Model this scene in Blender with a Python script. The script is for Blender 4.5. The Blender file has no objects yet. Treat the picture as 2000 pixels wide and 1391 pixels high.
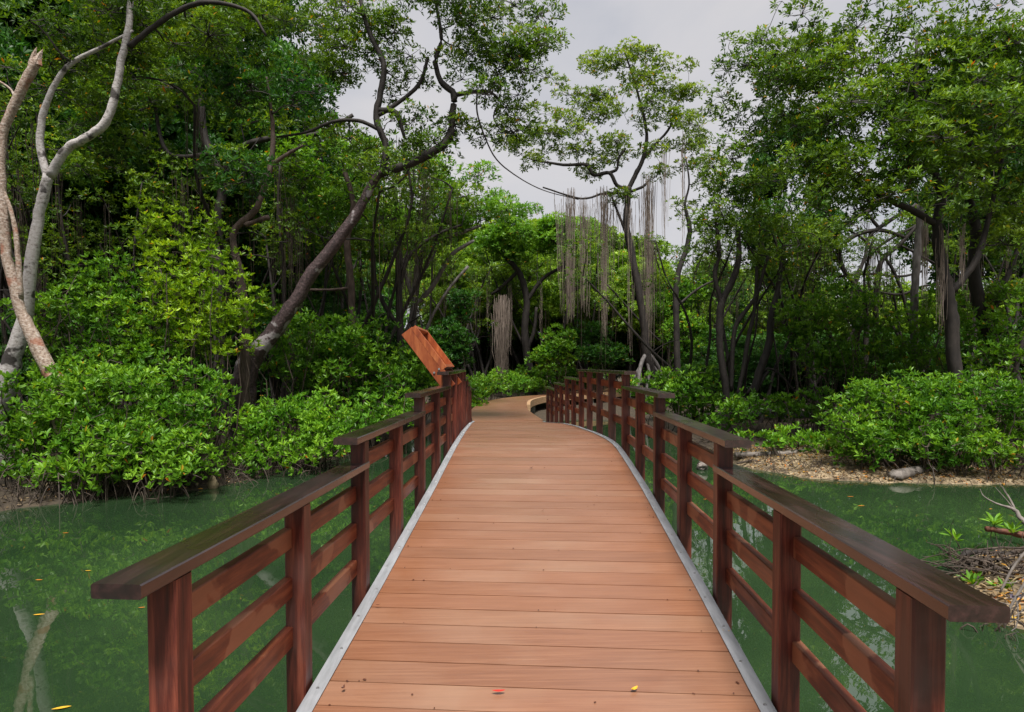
import bpy, math, random
import numpy as np
from mathutils import Vector
random.seed(7)
RNG = np.random.default_rng(11)
PI = math.pi
scene = bpy.context.scene
COL = scene.collection

# ------------------------------------------------------------------ camera model (photo 2000 px wide)
F, PCX, PCY, PITCH, ROLL, EYE = 1200.0, 1000.0, 750.0, -0.0299, -0.0025, 1.617

def ray(px, py):
    dx, dy = px - PCX, py - PCY
    c, s = math.cos(ROLL), math.sin(ROLL)
    qx, qy = c * dx + s * dy, -s * dx + c * dy
    x, u = qx / F, -qy / F
    return x, math.cos(PITCH) - u * math.sin(PITCH), math.sin(PITCH) + u * math.cos(PITCH)

def at(px, py, Y):
    x, y, z = ray(px, py)
    t = Y / y
    return np.array((x * t, Y, EYE + z * t))

def on(px, py, z0):
    x, y, z = ray(px, py)
    t = (z0 - EYE) / z
    return np.array((x * t, y * t, z0))

cd = bpy.data.cameras.new('camera')
cam = bpy.data.objects.new('camera', cd)
COL.objects.link(cam)
scene.camera = cam
cd.sensor_width = 36.0
cd.lens = 36.0 * F / 2000.0
cd.shift_y = (PCY - 695.5) / 2000.0
cd.clip_start = 0.05
cd.clip_end = 3000
cam.location = (0, 0, EYE)
cam.rotation_euler = (PI / 2 + PITCH, 0, 0)
cam.rotation_euler = (cam.rotation_euler.to_matrix() @ __import__('mathutils').Matrix.Rotation(ROLL, 3, 'Z')).to_euler()

# ------------------------------------------------------------------ tagging
def tag(o, label=None, cat=None, group=None, kind=None):
    if label: o['label'] = label
    if cat: o['category'] = cat
    if group: o['group'] = group
    if kind: o['kind'] = kind
    return o

def empty(name, loc, label, cat, group=None):
    o = bpy.data.objects.new(name, None)
    o.empty_display_size = 0.3
    COL.objects.link(o)
    o.location = loc
    return tag(o, label, cat, group)

# ------------------------------------------------------------------ mesh builder
class MB:
    def __init__(s, origin=(0, 0, 0)):
        s.v, s.q, s.t, s.a, s.n = [], [], [], [], 0
        s.o = np.array(origin, float)
    def add(s, verts, quads=None, tris=None, attr=None):
        verts = np.asarray(verts, float)
        if quads is not None and len(quads): s.q.append(np.asarray(quads, np.int64) + s.n)
        if tris is not None and len(tris): s.t.append(np.asarray(tris, np.int64) + s.n)
        s.v.append(verts)
        s.a.append(np.full(len(verts), 0.0) if attr is None else np.asarray(attr, float))
        s.n += len(verts)
    def box(s, c, sx, sy, sz, ax=None, ay=None, az=None, bev=0.0):
        """box by half sizes along axes, with chamfered edges along ax when bev > 0"""
        c = np.asarray(c, float)
        ax = np.array((1, 0, 0)) if ax is None else np.asarray(ax, float)
        ay = np.array((0, 1, 0)) if ay is None else np.asarray(ay, float)
        az = np.array((0, 0, 1)) if az is None else np.asarray(az, float)
        if bev <= 0:
            prof = [(-sy, -sz), (sy, -sz), (sy, sz), (-sy, sz)]
        else:
            b = bev
            prof = [(-sy + b, -sz), (sy - b, -sz), (sy, -sz + b), (sy, sz - b), (sy - b, sz), (-sy + b, sz), (-sy, sz - b), (-sy, -sz + b)]
        n = len(prof)
        vs = []
        for e in (-1, 1):
            for p in prof:
                vs.append(c + ax * sx * e + ay * p[0] + az * p[1])
        quads = [(i, (i + 1) % n, n + (i + 1) % n, n + i) for i in range(n)]
        if n == 4:
            quads += [(3, 2, 1, 0), (4, 5, 6, 7)]
            s.add(vs, quads)
        else:
            tr = []
            for i in range(1, n - 1):
                tr.append((0, i + 1, i)); tr.append((n, n + i, n + i + 1))
            s.add(vs, quads, tr)
    def tube(s, pts, rad, sides=8, wob=0.0, cap=True):
        pts = np.asarray(pts, float); rad = np.asarray(rad, float)
        n = len(pts)
        T = np.gradient(pts, axis=0)
        T /= (np.linalg.norm(T, axis=1)[:, None] + 1e-9)
        ref = np.array((0.31, 0.95, 0.05)) if abs(T[0][2]) > 0.5 else np.array((0.1, 0.05, 1.0))
        U = ref - T * (T @ ref)[:, None]
        U /= (np.linalg.norm(U, axis=1)[:, None] + 1e-9)
        W = np.cross(T, U)
        a = np.linspace(0, 2 * PI, sides, endpoint=False)
        r = rad[:, None] * np.ones((1, sides))
        if wob: r = r * (1 + RNG.normal(0, wob, (n, sides)))
        ring = pts[:, None, :] + r[..., None] * (np.cos(a)[None, :, None] * U[:, None, :] + np.sin(a)[None, :, None] * W[:, None, :])
        i = np.arange(n - 1)[:, None] * sides
        j = np.arange(sides)[None, :]
        j2 = (j + 1) % sides
        q = np.stack([i + j, i + j2, i + sides + j2, i + sides + j], -1).reshape(-1, 4)
        tr = []
        if cap and sides >= 3:
            for k in range(1, sides - 1):
                tr.append((0, k + 1, k)); b = (n - 1) * sides; tr.append((b, b + k, b + k + 1))
        s.add(ring.reshape(-1, 3), q, tr)
    def build(s, name, mat, parent=None, smooth=False, attr=False):
        me = bpy.data.meshes.new(name)
        v = np.concatenate(s.v) - s.o if s.v else np.zeros((0, 3))
        q = np.concatenate(s.q) if s.q else np.zeros((0, 4), int)
        t = np.concatenate(s.t) if s.t else np.zeros((0, 3), int)
        me.vertices.add(len(v)); me.vertices.foreach_set('co', v.astype(np.float32).ravel())
        nl = q.size + t.size
        me.loops.add(nl)
        me.loops.foreach_set('vertex_index', np.concatenate([q.ravel(), t.ravel()]).astype(np.int32))
        me.polygons.add(len(q) + len(t))
        st = np.concatenate([np.arange(len(q)) * 4, q.size + np.arange(len(t)) * 3]).astype(np.int32)
        me.polygons.foreach_set('loop_start', st)
        me.polygons.foreach_set('use_smooth', np.full(len(st), bool(smooth)))
        if attr:
            at_ = me.attributes.new('leafvar', 'FLOAT', 'POINT')
            at_.data.foreach_set('value', np.concatenate(s.a).astype(np.float32))
        me.update(calc_edges=True)
        me.materials.append(mat)
        o = bpy.data.objects.new(name, me)
        COL.objects.link(o)
        if parent is not None: o.parent = parent
        elif np.any(s.o): o.location = s.o
        return o

def smooth_path(pts, rad, step=4):
    """Catmull-Rom resampling"""
    P = np.asarray(pts, float); R = np.asarray(rad, float)
    if len(P) < 3: step = max(step, 4)
    Pe = np.vstack([2 * P[0] - P[1], P, 2 * P[-1] - P[-2]])
    out, ro = [], []
    for i in range(len(P) - 1):
        p0, p1, p2, p3 = Pe[i:i + 4]
        for k in range(step):
            t = k / step
            out.append(0.5 * ((2 * p1) + (-p0 + p2) * t + (2 * p0 - 5 * p1 + 4 * p2 - p3) * t * t + (-p0 + 3 * p1 - 3 * p2 + p3) * t ** 3))
            ro.append(R[i] * (1 - t) + R[i + 1] * t)
    out.append(P[-1]); ro.append(R[-1])
    return np.array(out), np.array(ro)

# ------------------------------------------------------------------ materials
def nodes(m):
    m.use_nodes = True
    nt = m.node_tree; nt.nodes.clear()
    return nt, nt.nodes, nt.links

def N(ns, typ, **kw):
    n = ns.new(typ)
    for k, v in kw.items():
        if k.startswith('in_'):
            key = k[3:]
            n.inputs[int(key) if key.isdigit() else key.replace('_', ' ')].default_value = v
        else: setattr(n, k, v)
    return n

def ramp(ns, stops, interp='LINEAR'):
    r = ns.new('ShaderNodeValToRGB'); cr = r.color_ramp; cr.interpolation = interp
    while len(cr.elements) < len(stops): cr.elements.new(0.5)
    for e, (p, c) in zip(cr.elements, stops):
        e.position = p; e.color = (*c, 1) if len(c) == 3 else c
    return r

def leaf_mat(name, dark, mid, light, yellow=0.985, trans=0.34, rough=0.42):
    m = bpy.data.materials.new(name); nt, ns, L = nodes(m)
    out = N(ns, 'ShaderNodeOutputMaterial')
    at_ = N(ns, 'ShaderNodeAttribute', attribute_name='leafvar')
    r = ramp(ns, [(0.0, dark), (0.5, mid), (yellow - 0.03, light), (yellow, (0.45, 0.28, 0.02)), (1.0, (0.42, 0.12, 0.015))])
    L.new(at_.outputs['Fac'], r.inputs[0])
    tc = N(ns, 'ShaderNodeTexCoord')
    nz = N(ns, 'ShaderNodeTexNoise', in_Scale=1.1, in_Detail=2.0)
    L.new(tc.outputs['Object'], nz.inputs['Vector'])
    hs = N(ns, 'ShaderNodeHueSaturation')
    mr = N(ns, 'ShaderNodeMapRange', in_1=0.3, in_2=0.7, in_3=0.72, in_4=1.35)
    L.new(nz.outputs[0], mr.inputs[0]); L.new(mr.outputs[0], hs.inputs['Value'])
    mr2 = N(ns, 'ShaderNodeMapRange', in_1=0.3, in_2=0.7, in_3=0.515, in_4=0.485)
    L.new(nz.outputs[0], mr2.inputs[0]); L.new(mr2.outputs[0], hs.inputs['Hue'])
    L.new(r.outputs[0], hs.inputs['Color'])
    b = N(ns, 'ShaderNodeBsdfPrincipled', in_Roughness=rough)
    b.inputs['Specular IOR Level'].default_value = 0.28
    L.new(hs.outputs[0], b.inputs['Base Color'])
    tr = N(ns, 'ShaderNodeBsdfTranslucent')
    tm = N(ns, 'ShaderNodeMix', data_type='RGBA', blend_type='MULTIPLY'); tm.inputs[0].default_value = 1.0
    L.new(hs.outputs[0], tm.inputs[6]); tm.inputs[7].default_value = (1.7, 1.5, 0.6, 1)
    L.new(tm.outputs[2], tr.inputs[0])
    mx = N(ns, 'ShaderNodeMixShader'); mx.inputs[0].default_value = trans
    L.new(b.outputs[0], mx.inputs[1]); L.new(tr.outputs[0], mx.inputs[2])
    L.new(mx.outputs[0], out.inputs[0])
    return m

def noise_mat(name, stops, scale=5.0, stretch=(1, 1, 1), detail=6.0, rough=0.7, bump=0.3, spec=0.4, coord='Object', rough_var=0.0, bdist=0.02, patch=None, metallic=0.0, coat=0.0):
    m = bpy.data.materials.new(name); nt, ns, L = nodes(m)
    out = N(ns, 'ShaderNodeOutputMaterial')
    tc = N(ns, 'ShaderNodeTexCoord')
    mp = N(ns, 'ShaderNodeMapping'); mp.inputs['Scale'].default_value = stretch
    L.new(tc.outputs[coord], mp.inputs[0])
    nz = N(ns, 'ShaderNodeTexNoise', in_Scale=scale, in_Detail=detail, in_Roughness=0.62)
    L.new(mp.outputs[0], nz.inputs['Vector'])
    r = ramp(ns, stops); L.new(nz.outputs[0], r.inputs[0])
    col = r.outputs[0]
    b = N(ns, 'ShaderNodeBsdfPrincipled', in_Roughness=rough, in_Metallic=metallic)
    b.inputs['Specular IOR Level'].default_value = spec
    if coat: b.inputs['Coat Weight'].default_value = coat; b.inputs['Coat Roughness'].default_value = 0.25
    if patch:   # (scale, lo, hi, colour, strength)
        n2 = N(ns, 'ShaderNodeTexNoise', in_Scale=patch[0], in_Detail=4.0)
        L.new(tc.outputs[coord], n2.inputs['Vector'])
        mr = N(ns, 'ShaderNodeMapRange', in_1=patch[1], in_2=patch[2], in_3=0.0, in_4=patch[4])
        L.new(n2.outputs[0], mr.inputs[0])
        mx = N(ns, 'ShaderNodeMix', data_type='RGBA'); L.new(mr.outputs[0], mx.inputs[0])
        L.new(col, mx.inputs[6]); mx.inputs[7].default_value = (*patch[3], 1)
        col = mx.outputs[2]
    L.new(col, b.inputs['Base Color'])
    if rough_var:
        mr = N(ns, 'ShaderNodeMapRange', in_1=0.3, in_2=0.7, in_3=rough - rough_var, in_4=rough + rough_var)
        n3 = N(ns, 'ShaderNodeTexNoise', in_Scale=scale * 0.35, in_Detail=3.0); L.new(tc.outputs[coord], n3.inputs['Vector'])
        L.new(n3.outputs[0], mr.inputs[0]); L.new(mr.outputs[0], b.inputs['Roughness'])
    bp = N(ns, 'ShaderNodeBump', in_Strength=bump, in_Distance=bdist)
    L.new(nz.outputs[0], bp.inputs['Height']); L.new(bp.outputs[0], b.inputs['Normal'])
    L.new(b.outputs[0], out.inputs[0])
    return m

M = {}
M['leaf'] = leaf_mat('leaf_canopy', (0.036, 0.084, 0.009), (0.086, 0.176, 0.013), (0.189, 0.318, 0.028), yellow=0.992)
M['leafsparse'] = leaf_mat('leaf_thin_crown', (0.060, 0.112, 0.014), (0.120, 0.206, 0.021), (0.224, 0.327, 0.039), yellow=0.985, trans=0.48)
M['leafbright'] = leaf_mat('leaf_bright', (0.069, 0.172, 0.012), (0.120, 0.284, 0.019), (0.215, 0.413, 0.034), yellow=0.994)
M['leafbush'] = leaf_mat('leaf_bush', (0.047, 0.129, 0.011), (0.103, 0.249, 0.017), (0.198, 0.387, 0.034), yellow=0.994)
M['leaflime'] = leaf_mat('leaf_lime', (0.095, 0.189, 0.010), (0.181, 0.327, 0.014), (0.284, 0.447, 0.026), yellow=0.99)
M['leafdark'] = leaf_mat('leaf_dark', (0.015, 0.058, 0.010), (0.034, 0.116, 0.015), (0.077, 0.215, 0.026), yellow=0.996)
M['palebark'] = noise_mat('pale_bark', [(0.3, (0.10, 0.085, 0.075)), (0.42, (0.36, 0.33, 0.32)), (0.75, (0.56, 0.54, 0.55))], 17, (1, 1, 1.6), bump=0.6, rough=0.75, patch=(2.6, 0.58, 0.63, (0.03, 0.024, 0.022), 0.92))
M['tanbark'] = noise_mat('tan_bark', [(0.3, (0.10, 0.055, 0.04)), (0.5, (0.33, 0.25, 0.20)), (0.75, (0.54, 0.49, 0.46))], 22, (1, 1, 1.3), bump=0.8, rough=0.8, patch=(3, 0.58, 0.66, (0.28, 0.10, 0.055), 0.7))
M['leanbark'] = noise_mat('leaning_bark', [(0.3, (0.014, 0.010, 0.010)), (0.5, (0.050, 0.031, 0.032)), (0.75, (0.14, 0.095, 0.10))], 20, (1, 1, 1.2), bump=0.7, rough=0.55, patch=(2.2, 0.59, 0.62, (0.34, 0.31, 0.32), 0.8))
M['brownbark'] = noise_mat('brown_bark', [(0.3, (0.03, 0.02, 0.017)), (0.55, (0.09, 0.06, 0.05)), (0.8, (0.2, 0.15, 0.13))], 10, (1, 1, 0.35), bump=0.7, rough=0.75)
M['darkbark'] = noise_mat('dark_bark', [(0.3, (0.010, 0.008, 0.008)), (0.6, (0.028, 0.022, 0.02)), (0.85, (0.06, 0.048, 0.042))], 9, (1, 1, 0.4), bump=0.6, rough=0.75)
M['greybark'] = noise_mat('grey_bark', [(0.3, (0.07, 0.06, 0.058)), (0.55, (0.16, 0.145, 0.145)), (0.8, (0.30, 0.28, 0.29))], 8, (1, 1, 0.4), bump=0.5, rough=0.75)
M['aerial'] = noise_mat('aerial_root', [(0.3, (0.09, 0.07, 0.058)), (0.55, (0.21, 0.165, 0.14)), (0.8, (0.38, 0.32, 0.28))], 4, (3, 3, 0.4), bump=0.2, rough=0.8)
M['root'] = noise_mat('root_wood', [(0.3, (0.02, 0.015, 0.012)), (0.6, (0.07, 0.05, 0.038)), (0.85, (0.16, 0.12, 0.09))], 8, bump=0.4, rough=0.75)
M['drift'] = noise_mat('driftwood', [(0.3, (0.10, 0.085, 0.075)), (0.6, (0.22, 0.19, 0.175)), (0.85, (0.36, 0.33, 0.31))], 12, (1, 1, 1), bump=0.5, rough=0.7)
M['redwood'] = noise_mat('red_driftwood', [(0.3, (0.045, 0.018, 0.012)), (0.6, (0.16, 0.06, 0.035)), (0.85, (0.30, 0.15, 0.09))], 12, bump=0.6, rough=0.7)

def board_wood(name, stops, rough, grain=(1, 14, 14), scale=3.2, bump=0.25, patch=None, coord='UV', var=0.5, spec=0.5, coat=0.0, coat_r=0.34):
    """timber: grain runs along the first texture axis; 'leafvar' carries a value per piece"""
    m = bpy.data.materials.new(name); nt, ns, L = nodes(m)
    out = N(ns, 'ShaderNodeOutputMaterial')
    tc = N(ns, 'ShaderNodeTexCoord')
    mp = N(ns, 'ShaderNodeMapping'); mp.inputs['Scale'].default_value = grain
    at_ = N(ns, 'ShaderNodeAttribute', attribute_name='leafvar')
    add = N(ns, 'ShaderNodeVectorMath', operation='ADD')
    sc = N(ns, 'ShaderNodeVectorMath', operation='SCALE'); sc.inputs['Scale'].default_value = 37.0
    cx = N(ns, 'ShaderNodeCombineXYZ')
    for k in range(3): L.new(at_.outputs['Fac'], cx.inputs[k])
    L.new(cx.outputs[0], sc.inputs[0])
    L.new(tc.outputs['Object'], add.inputs[0]); L.new(sc.outputs[0], add.inputs[1])
    L.new(add.outputs[0], mp.inputs[0])
    nz = N(ns, 'ShaderNodeTexNoise', in_Scale=scale, in_Detail=8.0, in_Roughness=0.65, in_Distortion=0.25)
    L.new(mp.outputs[0], nz.inputs['Vector'])
    r = ramp(ns, stops); L.new(nz.outputs[0], r.inputs[0])
    hs = N(ns, 'ShaderNodeHueSaturation')
    mr = N(ns, 'ShaderNodeMapRange', in_1=0.0, in_2=1.0, in_3=1 - var, in_4=1 + var)
    fr = N(ns, 'ShaderNodeMath', operation='FRACT'); ml = N(ns, 'ShaderNodeMath', operation='MULTIPLY', in_1=17.31)
    L.new(at_.outputs['Fac'], ml.inputs[0]); L.new(ml.outputs[0], fr.inputs[0]); L.new(fr.outputs[0], mr.inputs[0])
    L.new(mr.outputs[0], hs.inputs['Value']); L.new(r.outputs[0], hs.inputs['Color'])
    col = hs.outputs[0]
    b = N(ns, 'ShaderNodeBsdfPrincipled', in_Roughness=rough)
    b.inputs['Specular IOR Level'].default_value = spec
    b.inputs['Coat Weight'].default_value = coat; b.inputs['Coat Roughness'].default_value = coat_r
    if patch:
        n2 = N(ns, 'ShaderNodeTexNoise', in_Scale=patch[0], in_Detail=5.0, in_Distortion=0.4)
        L.new(add.outputs[0], n2.inputs['Vector'])
        m2 = N(ns, 'ShaderNodeMapRange', in_1=patch[1], in_2=patch[2], in_3=0.0, in_4=patch[4])
        L.new(n2.outputs[0], m2.inputs[0])
        mx = N(ns, 'ShaderNodeMix', data_type='RGBA'); L.new(m2.outputs[0], mx.inputs[0])
        L.new(col, mx.inputs[6]); mx.inputs[7].default_value = (*patch[3], 1)
        col = mx.outputs[2]
    L.new(col, b.inputs['Base Color'])
    n3 = N(ns, 'ShaderNodeTexNoise', in_Scale=2.3, in_Detail=4.0); L.new(add.outputs[0], n3.inputs['Vector'])
    m3 = N(ns, 'ShaderNodeMapRange', in_1=0.35, in_2=0.65, in_3=max(0.12, rough - 0.10), in_4=rough + 0.12)
    L.new(n3.outputs[0], m3.inputs[0]); L.new(m3.outputs[0], b.inputs['Roughness'])
    bp = N(ns, 'ShaderNodeBump', in_Strength=bump, in_Distance=0.004)
    L.new(nz.outputs[0], bp.inputs['Height']); L.new(bp.outputs[0], b.inputs['Normal'])
    L.new(b.outputs[0], out.inputs[0])
    return m

M['deck'] = board_wood('deck_composite', [(0.3, (0.17, 0.064, 0.028)), (0.5, (0.222, 0.088, 0.041)), (0.72, (0.285, 0.126, 0.064))], 0.44, (1.0, 40, 40), 2.2, 0.25, var=0.09, patch=(0.9, 0.5, 0.8, (0.33, 0.21, 0.14), 0.5), spec=1.0, coat=0.8)
M['post'] = board_wood('post_timber', [(0.28, (0.014, 0.004, 0.003)), (0.5, (0.085, 0.017, 0.011)), (0.75, (0.26, 0.072, 0.042))], 0.45, (16, 16, 1.0), 2.2, 0.3, var=0.35, patch=(2.4, 0.53, 0.66, (0.15, 0.085, 0.075), 0.45))
M['rail'] = board_wood('rail_timber', [(0.28, (0.04, 0.010, 0.006)), (0.5, (0.17, 0.038, 0.018)), (0.75, (0.36, 0.115, 0.05))], 0.42, (14, 1.2, 14), 2.2, 0.3, var=0.3, patch=(2.6, 0.55, 0.58, (0.36, 0.16, 0.09), 0.6))
M['cap'] = board_wood('handrail_timber', [(0.3, (0.006, 0.003, 0.003)), (0.5, (0.022, 0.009, 0.009)), (0.75, (0.065, 0.028, 0.027))], 0.27, (16, 1.0, 16), 2.4, 0.12, var=0.2, patch=(1.9, 0.60, 0.72, (0.06, 0.055, 0.028), 0.22), spec=0.8, coat=0.7, coat_r=0.14)
M['sign'] = board_wood('sign_timber', [(0.3, (0.15, 0.032, 0.013)), (0.5, (0.27, 0.066, 0.022)), (0.75, (0.45, 0.15, 0.05))], 0.35, (9, 9, 1.6), 2.2, 0.15, var=0.1)
M['kerb'] = board_wood('kerb_timber', [(0.3, (0.22, 0.13, 0.07)), (0.5, (0.36, 0.22, 0.12)), (0.75, (0.5, 0.33, 0.2))], 0.6, (2, 2, 12), 2.2, 0.3, var=0.15)
M['alu'] = noise_mat('aluminium_strip', [(0.35, (0.26, 0.27, 0.29)), (0.6, (0.36, 0.37, 0.40)), (0.8, (0.46, 0.47, 0.50))], 30, (1, 0.1, 1), rough=0.5, bump=0.05, metallic=0.35, rough_var=0.1)
M['bolt'] = noise_mat('bolt_steel', [(0.3, (0.3, 0.3, 0.32)), (0.7, (0.6, 0.6, 0.62))], 40, rough=0.35, bump=0.05, metallic=0.8)
M['concrete'] = noise_mat('pile_concrete', [(0.3, (0.3, 0.29, 0.26)), (0.7, (0.5, 0.49, 0.45))], 12, rough=0.85)
M['stone'] = noise_mat('purple_stone', [(0.3, (0.05, 0.04, 0.06)), (0.55, (0.12, 0.10, 0.14)), (0.8, (0.25, 0.22, 0.27))], 14, rough=0.6, bump=0.8)
M['slab'] = noise_mat('tan_slab', [(0.3, (0.16, 0.12, 0.07)), (0.7, (0.34, 0.27, 0.17))], 14, rough=0.8)
M['litterleaf'] = leaf_mat('litter_leaf', (0.10, 0.070, 0.035), (0.24, 0.175, 0.095), (0.42, 0.33, 0.20), yellow=0.9, trans=0.1)
def plain(name, c, rough=0.5):
    return noise_mat(name, [(0.3, tuple(x * 0.7 for x in c)), (0.7, c)], 20, rough=rough, bump=0.1)
M['yellowleaf'] = plain('yellow_leaf', (0.75, 0.42, 0.03)); M['orangeleaf'] = plain('orange_leaf', (0.62, 0.20, 0.03)); M['redleaf'] = plain('red_leaf', (0.55, 0.03, 0.02)); M['brownleaf'] = plain('brown_leaf', (0.10, 0.03, 0.015))

# ------------------------------------------------------------------ bridge geometry (bridge frame -> world)
YAW, CXO = 0.0734, 0.0641
LAT = np.array([(-4, -0.06), (0, 0.0), (2, -0.015), (3.5, -0.046), (5.2, -0.10), (6.2, -0.145), (6.9, -0.18), (7.7, -0.25), (8.5, -0.337), (10.24, -0.52), (12, -0.73), (15.45, -1.155), (17, -1.345)])
ZD = np.array([(-4, -0.44), (0, 0.0), (2.3, 0.254), (4, 0.442), (5.3, 0.582), (6.1, 0.662), (6.7, 0.712), (7.1, 0.728), (7.6, 0.722), (8.5, 0.692), (9.4, 0.645), (10.24, 0.604), (12, 0.485), (13.7, 0.337), (15.45, 0.187), (16.2, 0.175)])
lat = lambda y: float(np.interp(y, LAT[:, 0], LAT[:, 1]))
zdeck = lambda y: float(np.interp(y, ZD[:, 0], ZD[:, 1]))
def B(X, Y, z):
    X = X + lat(Y) - CXO
    c, s = math.cos(YAW), math.sin(YAW)
    return np.array((X * c + Y * s, -X * s + Y * c, z))

HALF, STRIP, RAILX = 0.875, 0.062, 0.95
WATER_Z = -0.5
ST = [1.564 + 0.8677 * k for k in range(17)]
CAPS = [(0, 2), (2, 4), (4, 6), (6, 10), (10, 12), (12, 14), (14, 16)]
H0, STEP = 0.5753, 0.158
CAPH = [EYE - (H0 - STEP * min(k, 3)) - (STEP * max(0, k - 3)) for k in range(7)]   # z of the cap underside
CAPH = [EYE - H0 + STEP * k for k in range(4)] + [EYE - H0 + STEP * (3 - k) for k in range(1, 4)]

bridge = empty('footbridge', B(0, 0, 0), 'arched brown plank footbridge with stepped dark timber railings over the green water', 'footbridge')
BO = np.array(bridge.location)

mb = MB(BO)
y = -2.6; k = 0
PITCHB = 0.1564
y0 = 2.513 - PITCHB * 33
while y0 + k * PITCHB < 15.9:
    ya = y0 + k * PITCHB + 0.003; yb = ya + PITCHB - 0.0060
    sub = 3
    xs = np.linspace(-HALF - 0.02, HALF + 0.02, sub + 1)
    jit = random.uniform(-0.0012, 0.0012)
    prof = [(ya, -0.028), (ya, 0), (yb, 0), (yb, -0.028)]
    vs = []
    for x in xs:
        for (yy, dz) in prof:
            vs.append(B(x, yy, zdeck(yy) + dz + jit))
    n = len(prof); q = []
    for i in range(sub):
        for j in range(n):
            j2 = (j + 1) % n
            q.append((i * n + j, (i + 1) * n + j, (i + 1) * n + j2, i * n + j2))
    mb.add(vs, q, None, [random.random()] * len(vs)); mb.a[-1][:] = random.random()
    k += 1
mb.build('deck_boards', M['deck'], bridge, attr=True)
mb = MB(BO); vs, q = [], []
ys_ = np.arange(-2.6, 15.9, 0.12)
for yy in ys_:
    for x in (-HALF, HALF):
        vs.append(B(x, yy, zdeck(yy) - 0.0045))
for i in range(len(ys_) - 1): q.append((2 * i, 2 * i + 1, 2 * i + 3, 2 * i + 2))
mb.add(vs, q); mb.build('joint_shade_sheet', plain('joint_shade_sheet', (0.012, 0.008, 0.006), 0.9), bridge)  # added dark sheet just below the board tops, stands in for shade in the gaps

# aluminium edge strips, stringers
for sd in (-1, 1):
    mb = MB(BO); st_ = MB(BO)
    ys = list(np.arange(-2.6, 15.95, 0.3))
    vs, q = [], []
    for yy in ys:
        z = zdeck(yy)
        for (x, dz) in ((HALF - 0.0, 0.004), (HALF - 0.0, 0.0075), (HALF + STRIP, 0.0075), (HALF + STRIP, -0.05), (HALF + STRIP - 0.006, -0.05), (HALF + STRIP - 0.006, 0.004)):
            vs.append(B(sd * x, yy, z + dz))
    n = 6
    for i in range(len(ys) - 1):
        for j in range(n):
            j2 = (j + 1) % n
            f = (i * n + j, i * n + j2, (i + 1) * n + j2, (i + 1) * n + j)
            q.append(f if sd < 0 else f[::-1])
    mb.add(vs, q); strip = mb.build('edge_strip', M['alu'], bridge)
    bl = MB(BO)
    yy = 1.0
    while yy < 12:
        c = B(sd * (HALF + 0.030 + 0.008 * math.sin(yy * 9)), yy, zdeck(yy) + 0.0065)
        a = np.linspace(0, 2 * PI, 7)[:-1]
        vs = [c + np.array((math.cos(t) * 0.0085, math.sin(t) * 0.0085, 0)) for t in a] + [c + np.array((math.cos(t) * 0.006, math.sin(t) * 0.006, 0.0045)) for t in a]
        bl.add(vs, [(j, (j + 1) % 6, 6 + (j + 1) % 6, 6 + j) for j in range(6)], [(6, 7, 8), (6, 8, 9), (6, 9, 10), (6, 10, 11)])
        yy += 0.29
    bl.build('bolt', M['bolt'], strip)
    vs, q = [], []
    for yy in ys:
        z = zdeck(yy) - 0.055
        for (x, dz) in ((HALF + 0.045, 0), (HALF + 0.045, -0.2), (HALF - 0.03, -0.2), (HALF - 0.03, 0)):
            vs.append(B(sd * x, yy, z + dz))
    for i in range(len(ys) - 1):
        for j in range(4):
            j2 = (j + 1) % 4
            q.append((i * 4 + j, (i + 1) * 4 + j, (i + 1) * 4 + j2, i * 4 + j2))
    st_.add(vs, q); st_.build('stringer', M['darkbark'], bridge)
for yy in (0.4, 3.9, 7.4, 10.9, 14.4):
    for sd in (-1, 1):
        p = MB(BO); c = B(sd * 0.72, yy, 0)
        top = zdeck(yy) - 0.06; bot = WATER_Z - 1.2
        p.tube([(c[0], c[1], bot), (c[0], c[1], (top + bot) / 2), (c[0], c[1], top)], [0.10, 0.095, 0.09], 12)
        p.build('pile', M['brownbark'], bridge, smooth=True)

def seg_of(k):
    return [i for i, (a, b) in enumerate(CAPS) if a <= k <= b]

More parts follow.
